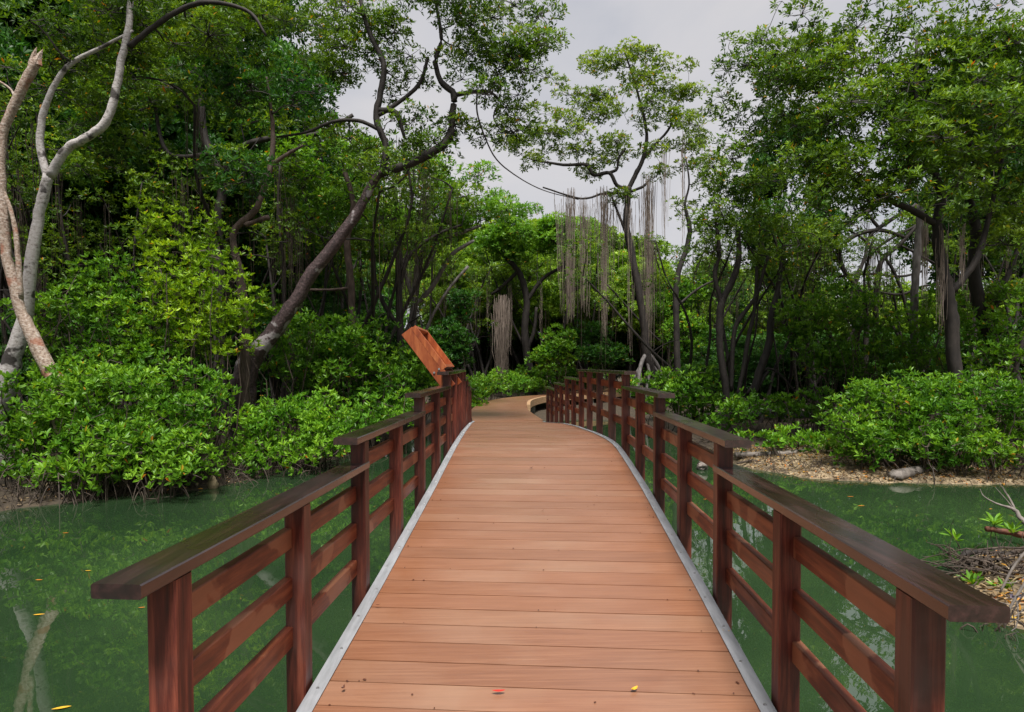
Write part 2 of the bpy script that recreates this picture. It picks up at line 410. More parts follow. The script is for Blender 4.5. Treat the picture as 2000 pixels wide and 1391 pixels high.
PW = 0.041
for sd in (-1, 1):
    rl = bpy.data.objects.new('railing', None); COL.objects.link(rl); rl.parent = bridge
    rl.location = (0, 0, 0)
    for k, yk in enumerate(ST):
        segs = seg_of(k)
        hi = max(CAPH[i] for i in segs)
        p = MB(BO)
        yc = yk + PW
        top, bot = hi - 0.002, zdeck(yk) - 0.27
        a0, a1 = B(sd * (RAILX + PW), yc, 0), B(sd * (RAILX + PW), yc + 0.1, 0)
        ay = (a1 - a0) / np.linalg.norm(a1 - a0); ax = np.array((ay[1], -ay[0], 0))
        c = a0.copy(); c[2] = (top + bot) / 2
        # box() runs its long axis first
        p.box(c, (top - bot) / 2, PW, PW, ax=np.array((0, 0, 1)), ay=ax, az=ay, bev=0.005)
        p.a[-1][:] = random.random()
        p.build('post', M['post'], rl, attr=True)
    for i, (a, b) in enumerate(CAPS):
        z = CAPH[i]
        up = i <= 3
        ya = ST[a] - (0.138 if i <= 3 else 0.0)
        yb = ST[b] + 2 * PW + (0.138 if i >= 3 else -0.0)
        if i > 3: ya = ST[a] + 0.0
        # a lower cap runs up to the taller shared post and laps round it
        yss = np.linspace(ya, yb, 7 if b - a == 2 else 13)
        cp = MB(BO); vs, q, tr = [], [], []
        x0, x1, t, e = RAILX - 0.003, RAILX + 0.128, 0.038, 0.004
        lap_in = []
        prof = [(x0 + e, 0), (x0, e), (x0, t - e), (x0 + e, t), (x1 - e, t), (x1, t - e), (x1, e), (x1 - e, 0)]
        for yy in yss:
            for (x, dz) in prof: vs.append(B(sd * x, yy, z + dz))
        n = 8
        for r_ in range(len(yss) - 1):
            for j in range(n):
                j2 = (j + 1) % n
                f = (r_ * n + j, (r_ + 1) * n + j, (r_ + 1) * n + j2, r_ * n + j2)
                q.append(f if sd < 0 else f[::-1])
        bse = (len(yss) - 1) * n
        for j in range(1, n - 1): tr += [(0, j, j + 1), (bse, bse + j + 1, bse + j)]
        cp.add(vs, q, tr); cp.a[-1][:] = random.random()
        hr = cp.build('handrail', M['cap'], rl, attr=True)
        for m_ in range(3):
            zt = z - 0.09 - 0.205 * m_
            yr0, yr1 = ST[a] + 0.02, ST[b] + 2 * PW - 0.02
            if i > 0: yr0 = ST[a] + PW + 0.002
            if i < 6: yr1 = ST[b] + PW - 0.002
            ys2 = np.linspace(yr0, yr1, 5 if b - a == 2 else 9)
            cr = MB(BO); vs, q, tr = [], [], []
            e = 0.004; xa, xb, hh = RAILX + 0.050, RAILX + 0.090, 0.085
            prof = [(xa + e, -hh), (xa, -hh + e), (xa, -e), (xa + e, 0), (xb - e, 0), (xb, -e), (xb, -hh + e), (xb - e, -hh)]
            for yy in ys2:
                for (x, dz) in prof: vs.append(B(sd * x, yy, zt + dz))
            for r_ in range(len(ys2) - 1):
                for j in range(n):
                    j2 = (j + 1) % n
                    f = (r_ * n + j, (r_ + 1) * n + j, (r_ + 1) * n + j2, r_ * n + j2)
                    q.append(f if sd < 0 else f[::-1])
            bse = (len(ys2) - 1) * n
            for j in range(1, n - 1): tr += [(0, j, j + 1), (bse, bse + j + 1, bse + j)]
            cr.add(vs, q, tr); cr.a[-1][:] = random.random()
            cr.build('cross_rail', M['rail'], rl, attr=True)

# ------------------------------------------------------------------ reading board beside the railing
Ys = 7.15
def sg(px, py, dy=0.0): return at(px, py, Ys + dy)
so = sg(870, 760); so[2] = 0.2
sign = empty('reading_board', so, 'orange timber reading board tilted on its stand behind the railing', 'information board')
sb = MB(so)
A, Bp = sg(806, 640), sg(880, 738)              # top edge and bottom edge of the tilted side board
d = (Bp - A); ln = np.linalg.norm(d); d /= ln
nrm = np.array((-d[2], 0, d[0]));  nrm = nrm if nrm[2] > 0 else -nrm      # faces up and right
wid = 0.155
c = (A + Bp) / 2 + d * 0.04 - nrm * wid * 0.5
sb.box(c, ln / 2 + 0.05, wid / 2, 0.018, ax=d, ay=nrm, az=np.array((0, 1, 0)), bev=0.004); sb.a[-1][:] = 0.2
sb.build('side_board', M['sign'], sign, attr=True)
DEP = 0.95
fr = MB(so)
top0 = A + nrm * 0.008
L2 = 0.60
for (o_, hw, hy, yy) in ((0.0, 0.02, 0.020, 0.0), (0.0, 0.02, 0.020, DEP)):
    fr.box(top0 + d * L2 / 2 + np.array((0, yy, 0)), L2 / 2, 0.034, 0.02, ax=d, ay=nrm, az=np.array((0, 1, 0)), bev=0.004); fr.a[-1][:] = 0.4
for s_ in (0.02, L2 - 0.02):
    fr.box(top0 + d * s_ + np.array((0, DEP / 2, 0)), DEP / 2 - 0.021, 0.022, 0.032, ax=np.array((0, 1, 0)), ay=d, az=nrm, bev=0.004); fr.a[-1][:] = 0.6
fr.build('frame', M['sign'], sign, attr=True)
bk = MB(so); bk.box(top0 + d * L2 / 2 + np.array((0, DEP / 2, 0)) - nrm * 0.045, L2 / 2 - 0.03, DEP / 2 - 0.025, 0.008, ax=d, ay=np.array((0, 1, 0)), az=nrm); bk.a[-1][:] = 0.8
bk.build('back_panel', M['sign'], sign, attr=True)
b2 = MB(so); b2.box(c + np.array((0, DEP, 0)), ln / 2 + 0.05, wid / 2, 0.018, ax=d, ay=nrm, az=np.array((0, 1, 0)), bev=0.004); b2.a[-1][:] = 0.3
b2.build('side_board', M['sign'], sign, attr=True)
pb = MB(so)
for (px, py) in ((848, 728), (857.5, 721), (800, 655)):
    if px == 800: continue
    cc = sg(px, py, -0.02)
    pb.tube([cc - np.array((0, 0.012, 0)), cc], [0.012, 0.013], 8)
pb.build('bolt', M['bolt'], sign)
for dy in (0.03, DEP - 0.03):
    lg = MB(so); foot = Bp + d * 0.02 - nrm * 0.08 + np.array((0, dy, 0))
    lg.box((foot[0], foot[1], (foot[2] + WATER_Z - 0.6) / 2), (foot[2] - WATER_Z + 0.6) / 2, 0.035, 0.035, ax=np.array((0, 0, 1)), ay=np.array((1, 0, 0)), az=np.array((0, 1, 0)), bev=0.004); lg.a[-1][:] = random.random()
    lg.build('leg', M['post'], sign, attr=True)

# ------------------------------------------------------------------ boardwalk beyond
def ribbon_path(pts, step=6):
    P, _ = smooth_path([(x, y, 0) for x, y in pts], [1] * len(pts), step)
    return P
def boardwalk(pts, z, width, label, kerb_from=0, kerb_to=None, kh=0.10, both=True, slope=None):
    P = ribbon_path(pts); n = len(P)
    T = np.gradient(P, axis=0); T /= np.linalg.norm(T, axis=1)[:, None]
    S = np.stack([T[:, 1], -T[:, 0], 0 * T[:, 0]], 1)
    root = empty('boardwalk', (P[0][0], P[0][1], z), label, 'boardwalk')
    O = np.array(root.location)
    # boards
    s = np.concatenate([[0], np.cumsum(np.linalg.norm(np.diff(P, axis=0), axis=1))])
    mb = MB(O)
    t = 0.0
    def pt(ss, off, zz):
        x = np.interp(ss, s, P[:, 0]); yv = np.interp(ss, s, P[:, 1])
        sx = np.interp(ss, s, S[:, 0]); sy = np.interp(ss, s, S[:, 1])
        return np.array((x + sx * off, yv + sy * off, zz))
    w = width / 2
    while t < s[-1] - 0.15:
        vs = [pt(t, -w, z), pt(t, w, z), pt(t + 0.15, w, z), pt(t + 0.15, -w, z), pt(t, -w, z - 0.03), pt(t, w, z - 0.03), pt(t + 0.15, w, z - 0.03), pt(t + 0.15, -w, z - 0.03)]
        mb.add(vs, [(0, 1, 2, 3), (7, 6, 5, 4), (0, 4, 5, 1), (1, 5, 6, 2), (2, 6, 7, 3), (3, 7, 4, 0)]); mb.a[-1][:] = random.random()
        t += 0.156
    mb.build('deck_boards', M['deck'], root, attr=True)
    for sd in (-1, 1):
        a = kerb_from if sd > 0 else kerb_from + 11.0
        kb = MB(O)
        ss = np.arange(a, s[-1], 0.4)
        vs, q = [], []
        for v_ in ss:
            for (o_, dz) in ((w - 0.02, 0.02), (w - 0.02, kh), (w + 0.10, kh), (w + 0.10, -0.16), (w + 0.0, -0.16), (w + 0.0, 0.02)):
                vs.append(pt(v_, sd * o_, z + dz))
        for i in range(len(ss) - 1):
            for j in range(6):
                j2 = (j + 1) % 6
                f = (i * 6 + j, i * 6 + j2, (i + 1) * 6 + j2, (i + 1) * 6 + j)
                q.append(f if sd < 0 else f[::-1])
        kb.add(vs, q, [(0, 1, 2), (0, 2, 5), (2, 3, 5), (3, 4, 5)]); kb.a[-1][:] = 0.4 + 0.1 * sd
        kb.build('kerb', M['kerb'], root, attr=True)
    v_ = 0.5
    while v_ < s[-1]:
        for sd in (-1, 1):
            p = MB(O); c = pt(v_, sd * (w - 0.12), 0)
            p.box((c[0], c[1], z - 0.03 - 0.7), 0.7, 0.09, 0.09, ax=np.array((0, 0, 1)), ay=np.array((1, 0, 0)), az=np.array((0, 1, 0)))
            p.build('pile', M['concrete'], root)
        v_ += 3.0
    return root

pe = (B(-0.93, 15.85, 0) + B(0.93, 15.85, 0)) / 2
boardwalk([(pe[0], pe[1] + 0.05), (-0.30, 18.3), (-0.40, 20.8), (-0.10, 24.6), (1.2, 28.2), (4.2, 31.2), (6.6, 35.2), (6.9, 39.6), (5.2, 42.8), (1.4, 43.6), (-2.0, 46)], 0.186, 1.84,
          'plank boardwalk with tan kerbs curving right past the far end of the bridge', kerb_from=5.0)
boardwalk([(12.5, 59), (18, 58), (25, 60)], 0.30, 1.8, 'far low boardwalk seen between the bushes behind the right railing', kerb_from=0, kh=0.2)

# ------------------------------------------------------------------ ground and water
LSH = [(-700, 1110), (-300, 1050), (0, 1000), (100, 983), (200, 970), (300, 962), (430, 950), (500, 932), (600, 908), (700, 885), (760, 868), (850, 838), (930, 822)]
RSH = [(1060, 822), (1150, 818), (1250, 826), (1300, 850), (1370, 892), (1430, 905), (1480, 918), (1560, 932), (1640, 938), (1740, 943), (1850, 946), (2000, 945), (2300, 950)]
SPIT = [(2700, 1050), (2300, 1060), (2050, 1072), (1960, 1085), (1905, 1103), (1862, 1125), (1872, 1160), (1925, 1195), (2000, 1222), (2150, 1260), (2500, 1330)]
polyw = [on(x, y, WATER_Z)[:2] for x, y in LSH] + [on(x, y, WATER_Z)[:2] for x, y in RSH]
polyw += [on(x, y, WATER_Z)[:2] for x, y in SPIT]
polyw += [np.array((9.0, 1.2)), np.array((3.0, -1.6)), np.array((-3.0, -1.9)), np.array((-9, -1.0)), np.array((-16, 1.0))]
polyw = np.array(polyw)

def sdist(P):
    """signed distance to the water polygon, positive on land"""
    A = polyw; Bn = np.roll(polyw, -1, axis=0)
    d2 = np.full(len(P), 1e9); inside = np.zeros(len(P), bool)
    for a, b in zip(A, Bn):
        e = b - a; w = P - a
        t = np.clip((w @ e) / (e @ e + 1e-12), 0, 1)
        d2 = np.minimum(d2, ((w - t[:, None] * e) ** 2).sum(1))
        c = ((a[1] > P[:, 1]) != (b[1] > P[:, 1])) & (P[:, 0] < (b[0] - a[0]) * (P[:, 1] - a[1]) / (b[1] - a[1] + 1e-12) + a[0])
        inside ^= c
    d = np.sqrt(d2)
    return np.where(inside, -d, d)

def vnoise(x, y, sc, seed=0):
    x = x * sc; y = y * sc
    return (np.sin(x * 1.3 + 1.7 * np.sin(y * 0.9 + seed)) + np.sin(y * 1.7 + 1.3 * np.sin(x * 1.1 + seed * 2.1)) + np.sin((x + y) * 0.83 + seed)) / 3

def ground_z(x, y):
    P = np.stack([np.atleast_1d(x), np.atleast_1d(y)], 1).astype(float)
    d = sdist(P)
    d = d + 0.16 * vnoise(P[:, 0], P[:, 1], 2.3, 3) + 0.07 * vnoise(P[:, 0], P[:, 1], 6.1, 1)
    land = WATER_Z + 0.02 + 0.16 * (1 - np.exp(-np.maximum(d, 0) / 0.7)) + 0.018 * np.minimum(np.maximum(d, 0), 25) + 0.03 * vnoise(P[:, 0], P[:, 1], 1.9, 5) * np.clip(d, 0, 1)
    sea = WATER_Z + 0.02 + np.maximum(d, -2.5) * 0.42
    return np.where(d > 0, land, sea)
gz = lambda x, y: float(ground_z(x, y)[0])

def grid_axis(lo, hi, fine, far):
    a = np.arange(lo, hi, fine)
    out = list(a); s = fine; v = a[-1]
    while v < far: s *= 1.25; v += s; out.append(v)
    s = fine; v = a[0]; pre = []
    while v > -far: s *= 1.25; v -= s; pre.append(v)
    return np.array(pre[::-1] + out)
gx = grid_axis(-14, 14, 0.14, 500); gy = grid_axis(-4, 26, 0.14, 500)
GX, GY = np.meshgrid(gx, gy)
GZ = ground_z(GX.ravel(), GY.ravel())
near = (np.abs(GX.ravel()) < 14) & (GY.ravel() < 26) & (GY.ravel() > -4)
GZ = GZ + np.where(near, RNG.normal(0, 0.008, GZ.shape), 0)
mb = MB()
nx, ny = len(gx), len(gy)
ii = (np.arange(ny - 1)[:, None] * nx + np.arange(nx - 1)[None, :]).ravel()
mb.add(np.stack([GX.ravel(), GY.ravel(), GZ], 1), np.stack([ii, ii + 1, ii + nx + 1, ii + nx], 1))

def ground_material():
    m = bpy.data.materials.new('mangrove_mud'); nt, ns, L = nodes(m)
    out = N(ns, 'ShaderNodeOutputMaterial'); tc = N(ns, 'ShaderNodeTexCoord')
    nz = N(ns, 'ShaderNodeTexNoise', in_Scale=9.0, in_Detail=8.0, in_Roughness=0.7); L.new(tc.outputs['Object'], nz.inputs['Vector'])
    mud = ramp(ns, [(0.3, (0.018, 0.013, 0.009)), (0.55, (0.05, 0.036, 0.022)), (0.8, (0.12, 0.085, 0.05))]); L.new(nz.outputs[0], mud.inputs[0])
    vo = N(ns, 'ShaderNodeTexVoronoi', in_Scale=16.0); L.new(tc.outputs['Object'], vo.inputs['Vector'])
    lit = ramp(ns, [(0.0, (0.10, 0.07, 0.04)), (0.35, (0.24, 0.18, 0.11)), (0.7, (0.36, 0.28, 0.18)), (1.0, (0.17, 0.11, 0.06))])
    sp = N(ns, 'ShaderNodeSeparateColor'); L.new(vo.outputs['Color'], sp.inputs[0]); L.new(sp.outputs[0], lit.inputs[0])
    sx = N(ns, 'ShaderNodeSeparateXYZ'); L.new(tc.outputs['Object'], sx.inputs[0])
    # leaf litter lies on the right-hand shore
    mr = N(ns, 'ShaderNodeMapRange', in_1=2.6, in_2=4.0, in_3=0, in_4=1); L.new(sx.outputs[0], mr.inputs[0])
    my = N(ns, 'ShaderNodeMapRange', in_1=14.2, in_2=12.6, in_3=0, in_4=1); L.new(sx.outputs[1], my.inputs[0])
    ml = N(ns, 'ShaderNodeMath', operation='MULTIPLY'); L.new(mr.outputs[0], ml.inputs[0]); L.new(my.outputs[0], ml.inputs[1])
    n2 = N(ns, 'ShaderNodeTexNoise', in_Scale=3.0, in_Detail=5.0); L.new(tc.outputs['Object'], n2.inputs['Vector'])
    m2 = N(ns, 'ShaderNodeMapRange', in_1=0.35, in_2=0.55, in_3=0.25, in_4=1); L.new(n2.outputs[0], m2.inputs[0])
    ml2 = N(ns, 'ShaderNodeMath', operation='MULTIPLY'); L.new(ml.outputs[0], ml2.inputs[0]); L.new(m2.outputs[0], ml2.inputs[1])
    mx = N(ns, 'ShaderNodeMix', data_type='RGBA'); L.new(ml2.outputs[0], mx.inputs[0]); L.new(mud.outputs[0], mx.inputs[6]); L.new(lit.outputs[0], mx.inputs[7])
    b = N(ns, 'ShaderNodeBsdfPrincipled', in_Roughness=0.75); L.new(mx.outputs[2], b.inputs['Base Color'])
    bp = N(ns, 'ShaderNodeBump', in_Strength=0.8, in_Distance=0.03); L.new(nz.outputs[0], bp.inputs['Height']); L.new(bp.outputs[0], b.inputs['Normal'])
    L.new(b.outputs[0], out.inputs[0])
    return m
tag(mb.build('ground', ground_material(), smooth=True), kind='structure')

def water_material():
    m = bpy.data.materials.new('green_water'); nt, ns, L = nodes(m)
    out = N(ns, 'ShaderNodeOutputMaterial'); tc = N(ns, 'ShaderNodeTexCoord')
    b = N(ns, 'ShaderNodeBsdfPrincipled', in_Roughness=0.01, in_IOR=2.15)
    b.inputs['Base Color'].default_value = (0.026, 0.085, 0.032, 1)
    n1 = N(ns, 'ShaderNodeTexNoise', in_Scale=0.5, in_Detail=3.0); L.new(tc.outputs['Object'], n1.inputs['Vector'])
    r = ramp(ns, [(0.35, (0.018, 0.040, 0.017)), (0.65, (0.030, 0.060, 0.024))]); L.new(n1.outputs[0], r.inputs[0]); L.new(r.outputs[0], b.inputs['Base Color'])
    mp = N(ns, 'ShaderNodeMapping'); mp.inputs['Scale'].default_value = (1.0, 0.6, 1); L.new(tc.outputs['Object'], mp.inputs[0])
    nz = N(ns, 'ShaderNodeTexNoise', in_Scale=2.6, in_Detail=3.0, in_Roughness=0.5); L.new(mp.outputs[0], nz.inputs['Vector'])
    bp = N(ns, 'ShaderNodeBump', in_Strength=0.035, in_Distance=0.05); L.new(nz.outputs[0], bp.inputs['Height']); L.new(bp.outputs[0], b.inputs['Normal'])
    tr = N(ns, 'ShaderNodeBsdfTransparent'); tr.inputs[0].default_value = (0.45, 0.8, 0.5, 1)
    mx = N(ns, 'ShaderNodeMixShader'); mx.inputs[0].default_value = 0.11
    L.new(b.outputs[0], mx.inputs[1]); L.new(tr.outputs[0], mx.inputs[2]); L.new(mx.outputs[0], out.inputs[0])
    return m
mb = MB()
wx = np.linspace(-26, 26, 14); wy = np.linspace(-6, 26, 10)
WX, WY = np.meshgrid(wx, wy)
ii = (np.arange(9)[:, None] * 14 + np.arange(13)[None, :]).ravel()
mb.add(np.stack([WX.ravel(), WY.ravel(), np.full(WX.size, WATER_Z)], 1), np.stack([ii, ii + 1, ii + 15, ii + 14], 1))
tag(mb.build('water', water_material()), kind='structure')

# ------------------------------------------------------------------ foliage
def unit(v): return v / (np.linalg.norm(v, axis=-1, keepdims=True) + 1e-9)

def rosettes(mb, pos, axis, L, nleaf=6, spread=(0.6, 1.35), wr=0.38, fine=False, var=None, vlo=0.0, vhi=0.95, pyel=0.01):
    """whorls of leaves at the tips; every leaf is a folded blade"""
    n = len(pos)
    if n == 0: return
    axis = unit(axis)
    ref = unit(RNG.normal(size=(n, 3)))
    U = unit(np.cross(axis, ref)); W = np.cross(axis, U)
    az = (np.arange(nleaf)[None, :] * 2 * PI / nleaf + RNG.uniform(0, 2 * PI, (n, 1)) + RNG.normal(0, 0.3, (n, nleaf)))
    ph = RNG.uniform(spread[0], spread[1], (n, nleaf))
    D = (np.cos(ph)[..., None] * axis[:, None, :] + np.sin(ph)[..., None] * (np.cos(az)[..., None] * U[:, None, :] + np.sin(az)[..., None] * W[:, None, :]))
    D = D.reshape(-1, 3)
    AX = np.repeat(axis, nleaf, 0)
    side = unit(np.cross(D, AX) + RNG.normal(0, 0.25, D.shape))
    nrm = unit(np.cross(side, D))
    len_ = (L * RNG.uniform(0.65, 1.25, len(D)))[:, None]
    base = np.repeat(pos, nleaf, 0) + D * 0.08 * len_
    wd = len_ * wr * 0.5
    droop = nrm * len_ * RNG.uniform(-0.12, 0.22, (len(D), 1))
    fold = nrm * wd * RNG.uniform(0.1, 0.6, (len(D), 1))
    tip = base + D * len_ - droop
    if var is None:
        v = RNG.uniform(vlo, vhi, len(D))
    else:
        v = np.clip(np.repeat(var, nleaf) + RNG.normal(0, 0.19, len(D)), 0, 0.95)
    yel = RNG.random(len(D)) < pyel
    v = np.where(yel, RNG.uniform(0.985, 1.0, len(D)), v)
    k = len(D)
    if fine:
        l1 = base + D * len_ * 0.38 + side * wd + fold - droop * 0.2
        l2 = base + D * len_ * 0.74 + side * wd * 0.82 + fold - droop * 0.6
        r1 = base + D * len_ * 0.38 - side * wd + fold - droop * 0.2
        r2 = base + D * len_ * 0.74 - side * wd * 0.82 + fold - droop * 0.6
        V = np.stack([base, l1, l2, tip, r2, r1], 1).reshape(-1, 3)
        i = np.arange(k)[:, None] * 6
        q = np.concatenate([i + np.array([[0, 3, 2, 1]]), i + np.array([[0, 5, 4, 3]])])
        mb.add(V, q, None, np.repeat(v, 6))
    else:
        l1 = base + D * len_ * 0.55 + side * wd + fold - droop * 0.4
        r1 = base + D * len_ * 0.55 - side * wd + fold - droop * 0.4
        V = np.stack([base, l1, tip, r1], 1).reshape(-1, 3)
        i = np.arange(k)[:, None] * 4
        t = np.concatenate([i + np.array([[0, 2, 1]]), i + np.array([[0, 3, 2]])])
        mb.add(V, None, t, np.repeat(v, 4))

def sub_clumps(ells, dens, r0=0.5):
    """break large ellipsoids into uneven leaf pads: returns centres, radii"""
    C, R = [], []
    for (c, rx, ry, rz) in ells:
        n = max(2, int(dens * (rx * rz * 3.1) / (r0 * r0) * 1.75))
        d = unit(RNG.normal(size=(n, 3)))
        rr = RNG.uniform(0.25, 1.0, (n, 1)) ** 0.5
        C.append(np.asarray(c) + d * rr * np.array((rx, ry, rz)))
        R.append(r0 * RNG.uniform(0.55, 1.25, n))
    return np.concatenate(C), np.concatenate(R)

def pad_leaves(mb, C, R, per, L, fine=False, flat=0.6, up=0.8, spread=(0.6, 1.35), nleaf=6, pyel=0.01, wr=0.38, vbias=0.0, twigs=None, ptw=0.25):
    for c, r in zip(C, R):
        n = max(4, int(per * (r / 0.5) ** 2 * RNG.uniform(0.7, 1.2)))
        d = unit(RNG.normal(size=(n, 3)) + np.array((0, 0, 0.35)))
        rr = RNG.uniform(0.3, 1.0, (n, 1)) ** 0.45
        p = c + d * rr * r * np.array((1, 1, flat))
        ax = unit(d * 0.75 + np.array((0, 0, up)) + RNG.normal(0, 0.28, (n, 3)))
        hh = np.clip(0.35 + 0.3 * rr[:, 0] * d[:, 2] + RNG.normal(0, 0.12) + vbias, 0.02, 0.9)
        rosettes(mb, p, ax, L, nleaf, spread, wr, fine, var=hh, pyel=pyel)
        if twigs is not None:
            for k in range(n):
                if RNG.random() < ptw:
                    m_ = (c + p[k]) / 2 + RNG.normal(0, 0.05 * r, 3)
                    twigs.tube([c, m_, p[k]], [0.009, 0.006, 0.004], 3, cap=False)

def limb(mb, a, b, r0, r1, sides=6, sag=0.12, n=6):
    a = np.asarray(a); b = np.asarray(b); L = np.linalg.norm(b - a)
    t = np.linspace(0, 1, n)[:, None]
    P = a + (b - a) * t
    off = RNG.normal(0, 0.07 * L, 3); off2 = RNG.normal(0, 0.05 * L, 3)
    P = P + np.sin(t * PI) * off + np.sin(t * 2 * PI) * off2 - np.array((0, 0, sag * L)) * np.sin(t * PI)
    P[0] = a; P[-1] = b
    mb.tube(P, np.linspace(r0, r1, n), sides, cap=False)
    return P

def px_ells(lst, Y):
    out = []
    for e in lst:
        px, py, rx, ry = e[:4]; dy = e[4] if len(e) > 4 else 0
        k = (Y + dy) / F
        out.append((at(px, py, Y + dy), rx * k, max(rx, ry) * k * 0.75, ry * k))
    return out

TH = 0.92
def px_tree(name, label, cat, Y, stems, ells, dens, mat_l, mat_b, L=0.12, per=40, r0=0.5, group=None, base_drop=True, roots=None, twig=True, pyel=0.01, nleaf=6, flat=0.6, wr=0.38, dark_b=None, limbs=True, vbias=0.0, sides=12, dark_from=99):
    """tree whose stems are (x, y, half width) pixel tracks at depth Y (a stem may carry its own depth offsets)"""
    base = None; paths = []
    for st in stems:
        pts, rad = [], []
        for p in st:
            dy = p[3] if len(p) > 3 else 0
            pts.append(at(p[0], p[1], Y + dy)); rad.append(p[2] * (Y + dy) / F * (TH if p[0] > 300 else TH * 0.86) / math.sqrt(1 + ((p[0] - 1000) / F) ** 2))
        paths.append([np.array(pts), np.array(rad)])
    p0 = paths[0][0][0]
    g = gz(p0[0], p0[1]) - 0.15
    if base_drop and p0[2] > g:
        paths[0][0] = np.vstack([[p0[0] + RNG.normal(0, 0.08), p0[1] + 0.05, g], paths[0][0]])
        paths[0][1] = np.concatenate([[paths[0][1][0] * 1.25], paths[0][1]])
    bx = paths[0][0][0]
    root = empty(name, (bx[0], bx[1], g if base_drop else bx[2]), label, cat, group)
    O = np.array(root.location)
    tb = MB(O); td = MB(O); samples = []
    for si, (P, R) in enumerate(paths):
        SP, SR = smooth_path(P, R, 5)
        w = RNG.normal(0, 1, SP.shape) * SR[:, None] * 0.10; w[0] = 0
        (td if si >= dark_from else tb).tube(SP + w * 0.6, SR * (1 + 0.03 * RNG.normal(size=len(SR))), sides, wob=0.03)
        samples += [(p, r) for p, r in zip(SP, SR)]
    tb.build('trunk', mat_b, root, smooth=True)
    if td.n: td.build('limb', M['darkbark'], root, smooth=True)
    SPn = np.array([p for p, r in samples]); SRn = np.array([r for p, r in samples])
    if ells:
        C, R = sub_clumps(px_ells(ells, Y), dens, r0)
        br = MB(O); lf = MB(O)
        if limbs:
            nodesP = list(SPn); nodesR = list(np.minimum(SRn, 0.06))
            order = np.argsort([np.min(np.linalg.norm(SPn - c, axis=1)) for c in C])
            NP = np.array(nodesP); NR = np.array(nodesR)
            for i in order:
                c = C[i]
                dd = np.linalg.norm(NP - c, axis=1) + 0.35 * np.maximum(NP[:, 2] - c[2], 0)
                j = int(np.argmin(dd))
                r0_ = max(0.010, min(NR[j] * 0.7, 0.012 + 0.018 * dd[j]))
                Pn = limb(br, NP[j], c, r0_, 0.007, 5, sag=RNG.uniform(-0.05, 0.12))
                NP = np.vstack([NP, Pn[2:]]); NR = np.concatenate([NR, np.linspace(r0_, 0.008, len(Pn))[2:]])
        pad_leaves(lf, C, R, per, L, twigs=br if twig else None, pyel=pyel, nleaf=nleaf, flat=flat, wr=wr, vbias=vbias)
        if br.n: br.build('branches', dark_b or M['darkbark'], root)
        lf.build('crown', mat_l, root, attr=True)
    return root

def bush(label, ells, Y, dens, mat_l, L=0.10, per=26, r0=0.3, fine=True, cat='mangrove bush', name='mangrove_bush', group=None, stems=7, spread=(0.35, 1.15), pyel=0.006, up=1.0, prop=False, vbias=0.0, stemmat=None, nleaf=6):
    E = px_ells(ells, Y)
    cx_ = np.mean([e[0] for e in E], axis=0)
    g = gz(cx_[0], cx_[1])
    root = empty(name, (cx_[0], cx_[1], g), label, cat, group); O = np.array(root.location)
    C, R = sub_clumps(E, dens * 1.75, r0)
    zmin = g - 0.05
    C[:, 2] = np.maximum(C[:, 2], zmin + 0.22)
    lf, sm = MB(O), MB(O)
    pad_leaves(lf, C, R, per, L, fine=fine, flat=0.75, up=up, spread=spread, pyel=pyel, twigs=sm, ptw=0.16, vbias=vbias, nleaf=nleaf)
    n = len(C)
    xs = []
    for i in range(max(stems, n // 4)):
        c = C[RNG.integers(n)]
        b = np.array((c[0] * 0.75 + cx_[0] * 0.25 + RNG.normal(0, 0.12), c[1] + RNG.normal(0, 0.12), 0.0))
        b[2] = gz(b[0], b[1]) - 0.06
        limb(sm, b, c, RNG.uniform(0.009, 0.016), 0.006, 5, sag=RNG.uniform(-0.15, 0.0))
        if prop:
            for _ in range(2):
                a = RNG.uniform(0, 2 * PI); h = RNG.uniform(0.25, 0.6); rr = RNG.uniform(0.2, 0.5)
                e = np.array((b[0] + math.cos(a) * rr, b[1] + math.sin(a) * rr, 0)); e[2] = min(gz(e[0], e[1]), WATER_Z) - 0.05
                s0 = b + np.array((0, 0, h)); mid = (s0 + e) / 2 + np.array((0, 0, h * 0.35))
                P, Rr = smooth_path([s0, mid, e], [0.009, 0.008, 0.007], 4)
                sm.tube(P, Rr, 4, cap=False)
    sm.build('stems', stemmat or M['root'], root)
    lf.build('foliage', mat_l, root, attr=True)
    return root

# ================================================================== LEFT BANK TREES
t1 = px_tree('mangrove_tree', 'pale barked tree with a snapped top leaning at the far left', 'tree', 10.8,
    [[(118, 760, 24), (98, 728, 21), (60, 650, 19), (38, 600, 16), (14, 500, 15), (8, 430, 14), (2, 350, 13), (6, 260, 12), (40, 180, 14), (66, 130, 14), (74, 112, 9)],
     [(40, 585, 9), (36, 510, 8), (28, 440, 7), (8, 375, 5), (-20, 330, 4)],
     [(30, 190, 4), (18, 172, 3), (-6, 156, 3)]], [], 0, M['leaf'], M['tanbark'], sides=16)
mbp = MB(np.array(t1.location))
for (dx, dy_, tx, ty, w_) in ((-8, 4, -2, -20, 4), (2, 2, 10, -16, 4.5), (6, 6, 3, -10, 4), (-3, 6, -12, -6, 3.5)):
    k_ = 10.8 / F; mbp.tube([at(70 + dx, 122 + dy_, 10.8), at(72 + (dx + tx) / 2, 116 + ty / 2, 10.8), at(74 + tx, 112 + ty, 10.8)], np.array([w_ * 1.6, w_, 0.4]) * k_, 5)
mbp.build('splintered_top', M['tanbark'], t1)
